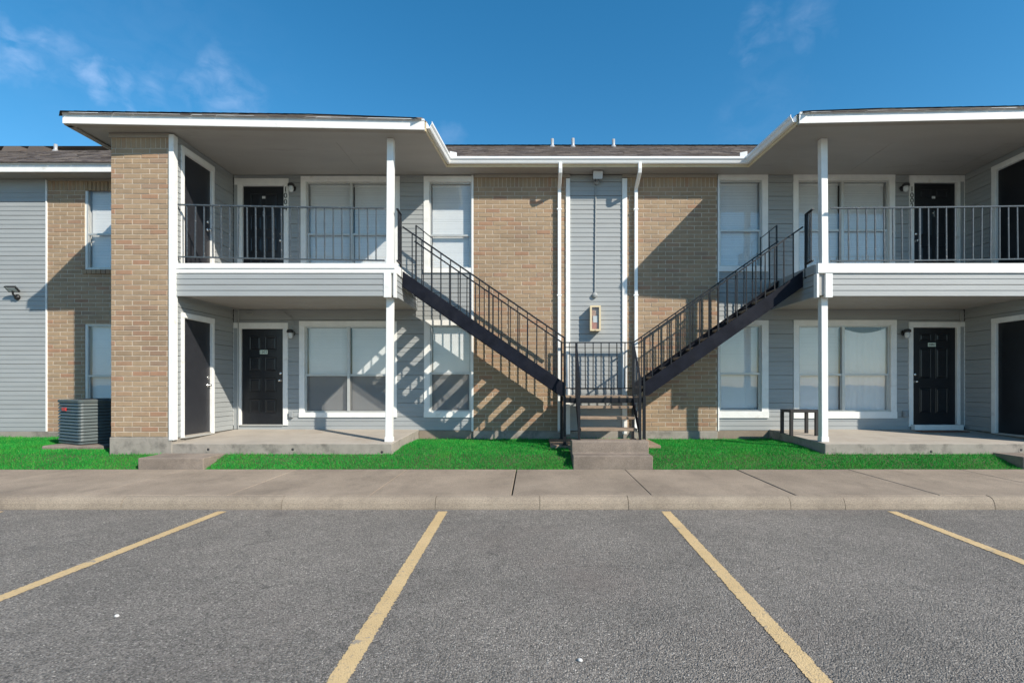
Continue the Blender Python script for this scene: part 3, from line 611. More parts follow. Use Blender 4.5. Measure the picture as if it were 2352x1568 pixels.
# balconies -----------------------------------------------------------------------------------
def balcony(x0, x1, side, two):
    """side: +1 if the open end is at x1, -1 if at x0"""
    yf = 9.07; q = MB(); q.box(x0+.02, x1-.02, yf+.03, YB-.032, 3.13, ZF); deck = q.build('balcony_deck', M['soffit'], BLD)
    Ff = Frame((0, yf, 0), (1, 0, 0), (0, -1, 0)); xe = x1 if side > 0 else x0
    xs = (x0, x1)
    b = MB(); b.fbox(Ff, x0, x1, -.05, .022, 3.595 if two else 3.515, ZFT)
    b.build('edge_board', M['white'], deck, bevel=.003, seg=1)
    if two: b = MB(); b.fbox(Ff, x0, x1, -.04, .008, 3.515, 3.594); b.build('edge_board', M['white'], deck, bevel=.003, seg=1)
    Fs = Frame((xe, 0, 0), (0, 1, 0), (side, 0, 0))
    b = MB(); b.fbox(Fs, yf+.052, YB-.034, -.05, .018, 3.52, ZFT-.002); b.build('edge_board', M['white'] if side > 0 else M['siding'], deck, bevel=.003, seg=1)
    pc = -2.585 if side > 0 else 5.235; a, c = (x0+.0, pc-.065) if side > 0 else (pc+.065, x1)
    for k, (lo, hi) in enumerate(((3.108, 3.31), (3.313, 3.512))):
        w = 2; q = MB(); lp = (hi-lo)/w; pr = []
        for t in range(w): pr += [(lo+t*lp, -.006 if not t else .001), (lo+t*lp+.004, .012), (lo+(t+1)*lp-.004, .003)]
        q.prism([Ff.p(a, d-.01, z) for z, d in pr]+[Ff.p(a, -.04, hi-.004), Ff.p(a, -.04, lo)], (c-a, 0, 0)); q.build('fascia_board', M['siding'], deck)
        q = MB(); q.prism([Fs.p(yf+.10, d-.004, z) for z, d in pr]+[Fs.p(yf+.10, -.03, hi-.004), Fs.p(yf+.10, -.03, lo)], (0, YB-.034-yf-.10, 0)); q.build('fascia_board', M['siding'], deck)
    q = MB(); q.fbox(Ff, pc-.064, pc+.064, -.05, .012, 3.085, 3.514); q.build('post_trim', M['white'], deck, bevel=.003, seg=1)
    q = MB(); q.fbox(Fs, yf-.008, yf+.098, -.03, .012, 3.085, 3.514); q.build('post_trim', M['white'], deck, bevel=.003, seg=1)
    # posts below and above
    px = pc; t = -.02 if side > 0 else .008
    q = MB(); r = .059; q.hexa([(px-r+t, 9.20, .512), (px+r+t, 9.20, .512), (px+r+t, 9.318, .512), (px-r+t, 9.318, .512), (px-r, 9.20, 3.125), (px+r, 9.20, 3.125), (px+r, 9.318, 3.125), (px-r, 9.318, 3.125)])
    q.box(px-r-.01+t, px+r+.01+t, 9.19, 9.328, .512, .60)
    q.build('porch_post', M['white'], BLD, bevel=.005, seg=1)
    q = MB(); q.hexa([(px-r, 9.18, ZF), (px+r, 9.18, ZF), (px+r, 9.298, ZF), (px-r, 9.298, ZF), (px-r-t*.6, 9.20, ZS), (px+r-t*.6, 9.20, ZS), (px+r-t*.6, 9.318, ZS), (px-r-t*.6, 9.318, ZS)])
    q.build('porch_post', M['white'], BLD, bevel=.005, seg=1)
    return deck
XE1, XE2 = -2.45, 5.03                                       # open ends of the two balconies
balcony(XL+.005, XE1, 1, True); balcony(XE2, XR-.005, -1, False)
BAL = {}
def baluster(parent, a, b, m='railiron', w=.018):
    a, b = Vector(a), Vector(b); L = round((b-a).length, 2); key = (L, m, w)
    if key not in BAL:
        q = MB(); q.box(-w/2, w/2, -w/2, w/2, 0, L); o = q.build('baluster', M[m], parent, origin=(0, 0, 0)); BAL[key] = o; ORG[o.name] = a; o.location = a-ORG[parent.name]
    else: o = inst('baluster', BAL[key], parent, a)
    o.rotation_euler = Vector((0, 0, 1)).rotation_difference((b-a).normalized()).to_euler(); return o
def railing(p, q_, top, bot, n, m='railiron', posts=(True, True), rw=.040, rh=.022, parent=None, sag=0, foot=0, thick=(), bent=0):
    """straight railing from p to q_ (plan + floor z); top and bot are heights above that line"""
    P, Q = Vector(p), Vector(q_); up = Vector((0, 0, 1)); g = MB()
    if sag:
        N_ = 8; pts = [P.lerp(Q, i/N_)-up*sag*math.sin(math.pi*i/N_) for i in range(N_+1)]
        for a, b in zip(pts[:-1], pts[1:]): g.beam(a+up*top, b+up*top, rw, rh); 
    else:
        g.beam(P+up*top, Q+up*top, rw, rh)
    R = g.build('railing', M[m], parent or BLD)
    if bot is not None:
        lb = MB(); pts = pts if sag else [P, Q]
        for a, b in zip(pts[:-1], pts[1:]): lb.beam(a+up*bot, b+up*bot, rw*.8, rh)
        lb.build('lower_rail', M[m], R)
    for k in range(1, n):
        c = P.lerp(Q, k/n)-up*(sag*math.sin(math.pi*k/n)); j = random.uniform(-.004, .004)+ (bent*(k/n-.5) if bent else 0)
        d = (Q-P).normalized()
        a_, b_ = c+up*((bot if bot is not None else foot)), c+up*(top-rh*.4)
        baluster(R, a_-d*j*2, b_+d*j, m, .028 if k in thick else .0185)
    for e, on in ((P, posts[0]), (Q, posts[1])):
        if on: t = MB(); t.box(e.x-.015, e.x+.015, e.y-.015, e.y+.015, e.z+min(0, foot), e.z+top+.005); t.build('newel_post', M[m], R)
    return R
zr = 3.64
railing((XL+.03, 9.115, zr+.02), (-2.645, 9.115, zr-.045), 1.08, .155, 24, posts=(False, False), sag=.005, thick=(11,))
railing((XE1+.005, 9.20, zr), (XE1+.005, 9.45, zr-.02), 1.055, .13, 4, m='iron', posts=(False, True), foot=-.12)
railing((5.295, 9.115, zr-.04), (XR-.03, 9.115, zr+.0), 1.08, .14, 24, posts=(False, False), sag=.005, thick=(10,))
railing((XE2-.005, 9.20, zr), (XE2-.005, 9.45, zr-.02), 1.055, .13, 4, m='iron', posts=(False, True), foot=-.12)

# roof, eaves, gutters -------------------------------------------------------------------------
EV = [(-14.5, 10.66), (-7.96, 10.66), (-7.96, 8.68), (-1.89, 8.90), (-1.77, 10.42), (4.39, 10.42), (4.50, 8.68), (10.7, 8.42), (10.7, 10.66), (14, 10.66)]
poly = [Vector((x, y_, ZS)) for x, y_ in EV]+[Vector((14, 12, ZS)), Vector((-14.5, 12, ZS))]
q = MB(); q.prism(poly, (0, 0, .03)); SOF = q.build('soffit', M['soffit'], BLD)
bm = bmesh.new(); bm.from_mesh(SOF.data); bmesh.ops.triangulate(bm, faces=[f for f in bm.faces if len(f.verts) > 4]); bm.to_mesh(SOF.data); bm.free()
for px in (450, 800, 2000, 2250):                             # joint strips between the soffit panels
    Xp = X(px, 10); q = MB(); q.box(Xp-.012, Xp+.012, 9.4, 10.80, ZS-.005, ZS-.001); q.build('joint_strip', M['soffit'], SOF)
def offs(pts, o):                                            # offset a polyline to its right-hand side, mitred
    r = []
    for i, p in enumerate(pts):
        p = Vector(p); ds = []
        if i: ds.append((p-Vector(pts[i-1])).normalized())
        if i < len(pts)-1: ds.append((Vector(pts[i+1])-p).normalized())
        ns = [Vector((d.y, -d.x)) for d in ds]; n = sum(ns, Vector((0, 0))).normalized(); r.append(p+n*(o/max(.3, n.dot(ns[0]))))
    return r
def sweep(pts, prof, name, m, parent=None, thick=None):
    rings = [[Vector((*offs(pts, o)[i], z)) for o, z in prof] for i in range(len(pts))]; k = len(prof); q = MB()
    vs = [v for r_ in rings for v in r_]; fs = [(i*k+j, i*k+(j+1) % k, (i+1)*k+(j+1) % k, (i+1)*k+j) for i in range(len(pts)-1) for j in range(k)]
    q.add(vs, fs+[tuple(range(k)), tuple(range((len(pts)-1)*k, len(pts)*k))]); return q.build(name, M[m], parent or BLD)
def fascia(pts, low=0):
    sweep(pts, [(0, ZS-.012), (.026, ZS-.012), (.026, 6.10), (0, 6.10)], 'fascia_board', 'white')
    sweep(pts, [(0, 6.101), (.034, 6.108), (.040, 6.140), (0, 6.140)], 'drip_board', 'gutter')
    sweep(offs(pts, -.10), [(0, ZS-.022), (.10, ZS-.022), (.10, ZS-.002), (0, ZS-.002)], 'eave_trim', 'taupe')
fascia([(-14.5, 10.66), (-7.99, 10.66)]); fascia([(-7.96, 8.68), (-1.89, 8.90)]); fascia([(4.50, 8.68), (10.7, 8.42)]); fascia([(-7.96, 10.62), (-7.96, 8.72)]); fascia([(10.74, 10.66), (14, 10.66)])
INNER = [(-1.89, 8.93), (-1.77, 10.42), (4.39, 10.42), (4.50, 8.71)]
sweep(INNER, [(0, ZS-.012), (.022, ZS-.012), (.022, 6.12), (0, 6.12)], 'fascia_board', 'ivory')  # tan instead of white: shade under the gutter painted onto the board
GP = [(.024, 6.005), (.085, 6.005), (.098, 6.03), (.103, 6.052), (.128, 6.085), (.130, 6.118), (.126, 6.126), (.120, 6.124), (.121, 6.092), (.092, 6.052), (.080, 6.013), (.030, 6.013), (.030, 6.12), (.024, 6.12)]
gut = sweep(offs(INNER, 0), GP, 'gutter', 'gutter')
for sx_, (px, py) in ((1, offs(INNER, .075)[1]), (-1, offs(INNER, .075)[2])):
    q = MB(); q.hexa([(px+.02*sx_, py-.06, 6.12), (px+.16*sx_, py-.045, 6.12), (px+.16*sx_, py-.040, 6.12), (px+.02*sx_, py-.055, 6.12), (px+.02*sx_, py-.06, 6.225), (px+.16*sx_, py-.045, 6.205), (px+.16*sx_, py-.040, 6.205), (px+.02*sx_, py-.055, 6.225)])
    q.build('splash_guard', M['gutter'], gut)
for px in (X(1287, 10.35), X(1469.5, 10.35)):                # downspouts
    q = MB(); w, d = .072, .055; pts = [(10.345, 6.02), (10.345, 5.90), (10.36, 5.84), (10.70, 5.66), (10.738, 5.60), (10.738, .70), (10.72, .62), (10.66, .565)]
    for (y0, z0), (y1, z1) in zip(pts[:-1], pts[1:]): pass
    rings = []
    for i, (y_, z_) in enumerate(pts):
        t = Vector((0, pts[min(i+1, len(pts)-1)][0]-pts[max(i-1, 0)][0], pts[min(i+1, len(pts)-1)][1]-pts[max(i-1, 0)][1])).normalized(); n = Vector((0, -t.z, t.y))
        c = Vector((px, y_, z_)); e = .012
        rings.append([c+Vector((sx*w/2*a, 0, 0))+n*(d/2*b) for sx, a, b in ((-1, 1, .7), (-1, .8, 1), (1, .8, 1), (1, 1, .7), (1, 1, -.7), (1, .8, -1), (-1, .8, -1), (-1, 1, -.7))])
    vs = [v for r_ in rings for v in r_]; q.add(vs, [(i*8+j, i*8+(j+1) % 8, i*8+8+(j+1) % 8, i*8+8+j) for i in range(len(pts)-1) for j in range(8)]+[tuple(range(8)), tuple(range(len(vs)-8, len(vs)))])
    ds = q.build('downspout', M['gutter'], BLD)
    for z_ in (1.6, 3.4, 5.2):
        b = MB(); b.box(px-.050, px+.050, 10.706, 10.79, z_, z_+.025); b.build('strap', M['gutter'], ds)
MS = .53; RZ = 6.145
ROOF = None; rf = MB(); sh = MB(); caps = MB()
def roof_plane(O, U, D, hmax, lo, hi, shingles=True, exposure=.142):
    """O: eave point, U along the eave, D horizontal uphill; lo/hi give the u-limits at horizontal distance h"""
    O, U, D = Vector(O), Vector(U), Vector(D); P = lambda u, h, n=0: O+U*u+D*h+Vector((0, 0, MS*h+n))
    rf.add([P(lo(0), 0), P(hi(0), 0), P(hi(hmax), hmax), P(lo(hmax), hmax)], [(0, 1, 2, 3)])
    if not shingles: return
    e = exposure/math.sqrt(1+MS*MS); h = -.03; 
    while h < hmax-.02:
        hm = max(0, h); hq = min(hmax, max(0, h+e+.03)); a, b = max(lo(hm), lo(hq)), min(hi(hm), hi(hq)); u = a-random.uniform(0, .25)
        while u < b:
            w = random.choice((.14, .18, .24, .3, .33)); u0, u1 = max(a, u), min(b, u+w-.004); h1 = min(hmax, h+e+.03); t = random.choice((.006, .009, .012, .015))
            if u1-u0 > .02:
                vs = [P(u0, h, .002), P(u1, h, .002), P(u1, h, t), P(u0, h, t), P(u1, h1, .004), P(u0, h1, .004)]
                sh.add(vs, [(0, 1, 2, 3), (3, 2, 4, 5)])
            u += w
        h += e
def ridge_caps(a, b, w=.13):
    a, b = Vector(a), Vector(b); d = (b-a); n = max(2, int(d.length/.18)); d.normalize(); r = Vector((-d.y, d.x, 0)).normalized()*w
    for i in range(n):
        p, q_ = a.lerp(b, i/n), a.lerp(b, (i+1.25)/n); l = .008+random.uniform(0, .006)
        caps.add([p-r-Vector((0, 0, .03)), p+Vector((0, 0, l)), p+r-Vector((0, 0, .03)), q_-r-Vector((0, 0, .036)), q_+Vector((0, 0, .002)), q_+r-Vector((0, 0, .036))], [(0, 1, 4, 3), (1, 2, 5, 4), (0, 2, 1)])
H1 = 3.36; c_ = lambda v: (lambda h: v)
roof_plane((0, 10.36, RZ), (1, 0, 0), (0, 1, 0), H1, c_(-8.0), c_(10.7))
roof_plane((0, 10.60, RZ), (1, 0, 0), (0, 1, 0), 3.45, c_(-14.5), c_(-7.0)); roof_plane((0, 10.60, RZ), (1, 0, 0), (0, 1, 0), 3.45, c_(10.6), c_(14), False)
roof_plane((0, 10.36+2*H1, RZ), (1, 0, 0), (0, -1, 0), H1, c_(-14.5), c_(14), False)
ridge_caps((-7, 10.36+H1, RZ+MS*H1+.01), (10.7, 10.36+H1, RZ+MS*H1+.01)); ridge_caps((-14.5, 14.05, RZ+MS*3.45+.01), (-7, 14.05, RZ+MS*3.45+.01))
def hip(xa, ya, xb, yb):
    A, B = Vector((xa, ya, RZ)), Vector((xb, yb, RZ)); w = (B-A).length; U = (B-A)/w; D = Vector((-U.y, U.x, 0)); hm = w/2-.01
    roof_plane(A, U, D, hm, lambda h: h, lambda h: w-h)
    ln = 13.4-min(ya, yb)
    roof_plane(B, D, -U, hm, lambda h: h, c_(4.9)); roof_plane(A, D, U, hm, lambda h: h, c_(4.9), True)
    top = A+U*(w/2)+D*(w/2)+Vector((0, 0, MS*w/2))
    ridge_caps(A+Vector((0, 0, .02)), top+Vector((0, 0, .02))); ridge_caps(B+Vector((0, 0, .02)), top+Vector((0, 0, .02))); ridge_caps(top+Vector((0, 0, .02)), top+D*1.8+Vector((0, 0, .02)))
RZ = 6.128; hip(-7.995, 8.64, -1.93, 8.865); hip(4.54, 8.645, 10.75, 8.385); RZ = 6.145
ROOF = rf.build('roof', M['shingle'], BLD, recalc=False)
sh.build('shingles', M['shingle'], ROOF, recalc=False)['kind'] = 'stuff'; caps.build('ridge_shingles', M['shingle'], ROOF, recalc=False)['kind'] = 'stuff'
q = MB()                                                     # gable end walls of the attic, out of view
q.add([(-14.45, 10.7, ZS), (-14.45, 17.2, ZS), (-14.45, 14, 7.9)], [(0, 1, 2)]); q.add([(13.95, 10.7, ZS), (13.95, 17.2, ZS), (13.95, 14, 7.9)], [(0, 1, 2)]); q.build('gable', M['siding'], ROOF, recalc=False)
def roofz(y_, e=10.36): return RZ+MS*(y_-e)
for px, yy, e, hh in ((1268.5, 13.45, 10.36, .20), (1316, 13.3, 10.36, .22), (1409, 13.45, 10.36, .19), (128, 13.7, 10.60, .17)):
    q = MB(); xx = X(px, yy); zz = roofz(yy, e); q.lathe((xx, yy, zz-.05), (0, 0, 1), [(.042, 0), (.042, hh+.05), (.036, hh+.05), (.036, hh-.1)], 14)
    v = q.build('vent_pipe', M['galv'], ROOF)
    q = MB(); q.lathe((xx, yy, zz-.04), (0, 0, 1), [(.085, 0), (.07, .045), (.048, .07), (.043, .075)], 14); q.build('flashing', M['galv'], v)
for px0, px1 in ((20, 61), (77, 115)):
    yy = 13.62; q = MB(); zz = roofz(yy, 10.60); a, b = X(px0, yy), X(px1, yy)
    q.hexa([(a, yy-.2, zz-.1), (b, yy-.2, zz-.1), (b, yy+.25, zz-.1), (a, yy+.25, zz-.1), (a+.03, yy-.15, zz+.06), (b-.03, yy-.15, zz+.06), (b-.03, yy+.2, zz+.10), (a+.03, yy+.2, zz+.10)]); q.build('roof_vent', M['shingle'], ROOF)

# ------------------------------------------------------------------ the stairs
ST = thing('steel_staircase', (1.32, 10.0, .42), 'black steel staircase with two flights rising left and right from a shared landing', 'staircase')
ZL = 1.325; YN, YFAR = 9.52, 10.48; XA, XB_ = .60, 2.04; NR = 12; RISE = (ZF-ZL)/NR
XT1, XT2 = XE1+.02, XE2-.02
trd = None
def flight(x0, x1):
    """from the landing edge x0 up to the balcony edge x1"""
    run = x1-x0; sg = 1 if run > 0 else -1; sl = (ZF-RISE-ZL)/(abs(run)); g = abs(run)/(NR-1)
    ztop = lambda x: ZL+RISE+.048+abs(x-x0)*sl
    for yy, inn in ((YN, 1), (YFAR, -1)):
        q = MB(); hgt = .292
        pl = [(x0, ztop(x0)), (x1, ztop(x1)), (x1, ztop(x1)-hgt*.98), (x0+sg*.10, max(ZL+.005, ztop(x0+sg*.10)-hgt)), (x0, ZL+.005)]
        q.prism([(x, yy-.005, z) for x, z in pl], (0, .010, 0))
        for dz, sgn in ((-.006, 1), (-hgt+.006, 1)):
            a = Vector((x0+(sg*.12 if dz < -.1 else 0), yy+inn*.032, ztop(x0+(sg*.12 if dz < -.1 else 0))+dz)); b = Vector((x1, yy+inn*.032, ztop(x1)+dz)); q.beam(a, b, .055, .011)
        q.build('stringer', M['steel'], ST)
    for k in range(1, NR):
        xa = x0+sg*g*(k-1); z = ZL+RISE*k; q = MB(); a, b = sorted((xa-sg*.012, xa+sg*(g-.012)))
        q.box(a, b, YN+.012, YFAR-.012, z-.045, z); q.build('tread', M['tread'], ST, bevel=.005, seg=1)
    # railings on both sides
    for yy, zt_, ztb in ((YN, 2.395, 4.47), (YFAR, 2.395, 4.47)):
        A, B = Vector((x0, yy, ztop(x0))), Vector((x1, yy, ztop(x1))); top0, top1 = zt_-A.z, ztb-B.z
        q = MB(); q.beam((A.x, yy, zt_), (B.x, yy, ztb), .036, .026); R = q.build('railing', M['iron'], ST)
        n = 17
        for k in range(1, n):
            c = A.lerp(B, k/n); baluster(R, (c.x, yy, c.z-.01), (c.x+random.uniform(-.003, .003), yy, zt_+(ztb-zt_)*k/n), 'iron', .028 if k in (8,) else .0175)
        if yy == YFAR:                                       # far rail: tall end post with a short raised grip
            t = MB(); t.beam((x1-sg*.03, yy, ZF-.2), (x1-sg*.03, yy, 4.80), .026, .026); t.beam((x1-sg*.03, yy, 4.795), (x1-sg*.36, yy, 4.795-.36*sl*1.05), .034, .016)
            t.beam((x1-sg*.18, yy, 4.69), (x1-sg*.18, yy, ZF-.1), .014, .014); t.beam((x1-sg*.36, yy, 4.56), (x1-sg*.36, yy, ztop(x1-sg*.36)), .014, .014)
            t.build('grip_rail', M['iron'], R)
    return ztop
zt1 = flight(XA, XT1); zt2 = flight(XB_, XT2)
# landing: frame, planks, legs, back rail
q = MB(); 
for a, b in (((XA, 9.56), (XB_, 9.56)), ((XA, 10.60), (XB_, 10.60)), ((XA+.02, 9.56), (XA+.02, 10.60)), ((XB_-.02, 9.56), (XB_-.02, 10.60))): q.beam((*a, ZL-.075), (*b, ZL-.075), .04, .09)
LND = q.build('landing_frame', M['iron'], ST)
for i in range(4):
    q = MB(); y0 = 9.535+i*.27; q.box(XA-.01, XB_+.01, y0, y0+.262, ZL-.03, ZL); q.build('landing_plank', M['tread'], LND, bevel=.004, seg=1)
for xx, y0, zt_, zb in ((XA-.02, 9.52, 2.41, .42), (XA-.02, 10.60, 2.43, .42), (XB_+.02, 9.52, 2.41, .42), (XB_+.02, 10.60, 2.43, .42)):
    q = MB(); q.box(xx-.026, xx+.026, y0-.026, y0+.026, zb, ZL+.0); q.box(xx-.016, xx+.016, y0-.016, y0+.016, ZL, zt_); q.box(xx-.06, xx+.06, y0-.06, y0+.06, zb, zb+.012)
    q.build('support_post', M['iron'], ST)
railing((XA-.02, 10.60, ZL), (XB_+.02, 10.60, ZL), 1.085, .14, 9, m='iron', posts=(False, False), parent=ST)
# front steps of the stair: three treads, side stringers and handrails
XF0, XF1 = .80, 1.865
for i, (yf, z) in enumerate(((9.00, .773), (9.21, .962), (9.42, 1.148))):
    q = MB(); q.box(XF0+.035, XF1-.035, yf, yf+.255, z-.048, z); q.build('tread', M['tread'], ST, bevel=.006, seg=1)
for xx, sg in ((XF0, -1), (XF1, 1)):
    q = MB(); q.prism([(xx-.006, 8.93, .577), (xx-.006, 8.93, .74), (xx-.006, 9.56, 1.32), (xx-.006, 9.56, 1.13), (xx-.006, 9.08, .69), (xx-.006, 9.03, .577)], (.012, 0, 0)); q.build('stringer', M['steel'], ST)
    q = MB(); q.beam((xx, 9.55, 2.30), (xx, 8.95, 1.655), .036, .018); q.beam((xx, 9.55, 2.235), (XA-.02 if sg < 0 else XB_+.02, 9.53, 2.235), .03, .016)
    R = q.build('railing', M['iron'], ST)
    for k in range(4): 
        yy = 9.07+k*.125; baluster(R, (xx, yy, .74+(yy-8.95)*.92), (xx, yy, 1.655+(yy-8.95)*1.075), 'iron', .0175)
    t = MB(); t.box(xx-.02, xx+.02, 8.93, 8.97, .577, 1.665); t.build('newel_post', M['iron'], R)
    t = MB(); t.box(xx-.019, xx+.019, 9.535, 9.573, ZL-.1, 2.31); t.build('newel_post', M['iron'], R)

# ------------------------------------------------------------------ concrete blocks round the stairs
def block(name, loc, boxes, label, cat, m='step', bev=.018):
    q = MB()
    for b in boxes: q.box(*b)
    o = q.build(name, M[m], None, origin=loc, bevel=bev, seg=3); tag(o, label, cat); return o
q = MB(); q.prism([(.655, 8.445, .05), (.655, 8.445, .368), (.655, 8.75, .372), (.655, 8.75, .577), (.655, 9.06, .58), (.655, 9.06, .05)], (1.32, 0, 0))
tag(q.build('concrete_steps', M['step'], None, bevel=.018, seg=3), 'two rough concrete steps at the foot of the black steel staircase', 'steps')
block('concrete_step', (-5.96, 8.7, .1), [(-6.5, -5.42, 8.41, 9.005, .05, .338)], 'low concrete step block in the grass below the left porch by the brick pier', 'step')
block('concrete_step', (8.8, 8.7, .1), [(8.07, 9.6, 8.43, 9.005, .05, .352)], 'low concrete step block in the grass cut by the right edge of the photo', 'step')
block('landing_footing', (1.33, 10.0, .2), [(.32, 2.36, 9.47, 10.62, .1, .42)], 'brown concrete footing slab under the stair landing behind the two steps', 'slab', 'tread', .012)

# ------------------------------------------------------------------ air conditioner
AX, AY = -8.54, 9.98; ang = math.radians(-26.5)
block('condenser_pad', (AX, AY, .3), [(-9.0, -7.85, 9.36, 10.6, .2, .425)], 'flat concrete pad under the air conditioning condenser', 'pad', 'step', .03)
AC = thing('air_conditioner', (AX, AY, .425), 'grey green louvred outdoor condenser unit beside the tall brick pier', 'air conditioner')
def rsq(half, r, n=6):
    pts = []
    for k, (cx, cy) in enumerate(((half-r, half-r), (-half+r, half-r), (-half+r, -half+r), (half-r, -half+r))):
        for i in range(n+1): a = k*math.pi/2+i*math.pi/2/n; pts.append((cx+r*math.cos(a), cy+r*math.sin(a)))
    return pts
def acp(x, y_, z): c, s_ = math.cos(ang), math.sin(ang); return Vector((AX+x*c-y_*s_, AY+x*s_+y_*c, z))
def loft(q, secs, smooth=True):
    n = len(secs[0]); vs = [v for s_ in secs for v in s_]; q.add(vs, [(i*n+j, i*n+(j+1) % n, i*n+n+(j+1) % n, i*n+n+j) for i in range(len(secs)-1) for j in range(n)])
H = .425
q = MB(); loft(q, [[acp(a, b, z) for a, b in rsq(h, .065)] for h, z in ((.30, H+.015), (.42, H+.015), (.42, H+.05), (.39, H+.055))]); q.build('base_pan', M['acpaint'], AC)
q = MB(); loft(q, [[acp(a, b, z) for a, b in rsq(.385, .06)] for z in (H+.05, H+.79)]); q.build('coil', M['void'], AC)
NL = 12
for k in range(NL):
    z0 = H+.062+k*.0595; q = MB(); loft(q, [[acp(a, b, z) for a, b in rsq(h, .065)] for h, z in ((.402, z0+.057), (.414, z0+.052), (.430, z0+.012), (.426, z0+.004), (.400, z0+.012))]); q.build('louvre', M['acpaint'], AC)
q = MB(); loft(q, [[acp(a, b, z) for a, b in rsq(h, .065)] for h, z in ((.41, H+.772), (.430, H+.778), (.434, H+.82), (.42, H+.835), (.31, H+.84))]); top = q.build('top_cover', M['acpaint'], AC)
q = MB()
for k in range(9):
    r_ = .03+k*.033; q.tube([acp(r_*math.cos(t*math.pi/14), r_*math.sin(t*math.pi/14), H+.843) for t in range(29)], .003, 5, False)
for k in range(8): a = k*math.pi/4; q.tube([acp(0, 0, H+.846), acp(.315*math.cos(a), .315*math.sin(a), H+.842)], .003, 5)
q.build('fan_grille', M['lampblack'], top)
q = MB(); q.hexa([acp(a, b, z) for z in (H+.625, H+.685) for a, b in ((-.21, -.437), (-.05, -.437), (-.05, -.425), (-.21, -.425))]); q.build('badge', M['red'], AC)

# ------------------------------------------------------------------ lamps
def wall_light(px, py, label):
    c = FB.p(X(px, YB), .012, Z(py, YB)); t = thing('wall_light', c, label, 'wall light', 'porch lights beside the front doors')
    q = MB(); q.lathe(c, (0, -1, 0), [(0, .0), (.058, 0), (.058, .012), (.05, .02), (0, .02)], 16); q.beam(c+Vector((0, -.01, .012)), c+Vector((0, -.11, .03)), .035, .03); q.build('bracket', M['lampblack'], t)
    d = c+Vector((0, -.115, .045)); q = MB(); q.lathe(d, (0, 0, -1), [(0, -.035), (.03, -.034), (.058, -.02), (.068, .0), (.068, .035), (.05, .04)], 16); q.build('cap', M['lampblack'], t)
    q = MB(); q.lathe(d, (0, 0, -1), [(.036, .03), (.048, .05), (.052, .09), (.046, .13), (.03, .152), (0, .16)], 16); q.build('glass_jar', M['lens'], t)
wall_light(675, 434, 'black jar light just right of the upper left front door'); wall_light(673, 766, 'black jar light between the lower left front door and its big window')
wall_light(2071, 434, 'black jar light left of the upper right front door'); wall_light(2074, 765, 'black jar light between the curtained window and the lower right door')
# flood lamp high on the grey strip, with its conduit
c = Vector((X(1370.5, YC), YC-.005, Z(420, YC))); t = thing('floodlight', c, 'square floodlight under the eave high on the central grey siding strip', 'floodlight')
q = MB(); q.lathe(c, (0, -1, 0), [(0, .0), (.06, 0), (.055, .035), (0, .04)], 14); q.tube([c+Vector((0, -.03, 0)), c+Vector((0, -.10, .045))], .018, 8); q.build('mount', M['grey'], t)
d = c+Vector((0, -.15, .10)); up = Vector((0, -.32, 1)).normalized(); fw_ = Vector((0, -1, -.32)).normalized()
q = MB(); Fd = lambda a, b, n: d+Vector((a, 0, 0))+up*b+fw_*n
q.hexa([Fd(a, b, n) for n, k in ((-.03, .75), (.045, 1)) for a, b in ((-.11*k, -.09*k), (.11*k, -.09*k), (.11*k, .09*k), (-.11*k, .09*k))]); q.build('housing', M['lampblack'], t, bevel=.006, seg=1)
q = MB(); q.hexa([Fd(a, b, n) for n in (.045, .052) for a, b in ((-.098, -.077), (.098, -.077), (.098, .077), (-.098, .077))]); q.build('lens', M['lens'], t)
c2 = Vector((X(1366, YC), YC-.016, Z(678, YC))); t = thing('conduit', c2, 'thin grey vertical conduit running down the central siding strip from the floodlight', 'conduit')
q = MB(); q.tube([(c.x-.02, YC-.016, Z(428, YC)), (c2.x+.0, YC-.016, c2.z+.05)], .0125, 8); q.build('pipe', M['siding'], t)
q = MB(); q.lathe(c2+Vector((0, .012, 0)), (0, -1, 0), [(0, .045), (.05, .045), (.056, .035), (.056, 0)], 16); q.build('junction_box', M['siding'], t)
# flood lamp on the left wing
c = Vector((X(42, YW), YW-.012, Z(683, YW))); t = thing('floodlight', c, 'slim black tilted floodlight on the pale siding at the far left', 'floodlight')
q = MB(); q.lathe(c, (0, -1, 0), [(0, .05), (.04, .05), (.062, .02), (.062, 0)], 14); q.tube([c+Vector((0, -.04, 0)), c+Vector((.0, -.10, .05)), c+Vector((.01, -.12, .12))], .018, 8); q.build('mount', M['lampblack'], t)
d = c+Vector((.02, -.13, .16)); up = Vector((0, -.75, .66)); fw_ = Vector((0, -.66, -.75))
q = MB(); q.hexa([Fd(a, b, n) for n, k in ((-.02, .85), (.025, 1)) for a, b in ((-.125*k, -.08*k), (.125*k, -.08*k), (.125*k, .08*k), (-.125*k, .08*k))]); q.build('housing', M['lampblack'], t, bevel=.005, seg=1)
q = MB(); q.hexa([Fd(a, b, n) for n in (.0255, .031) for a, b in ((-.095, -.055), (.095, -.055), (.095, .055), (-.095, .055))]); q.build('lens', M['lens'], t)

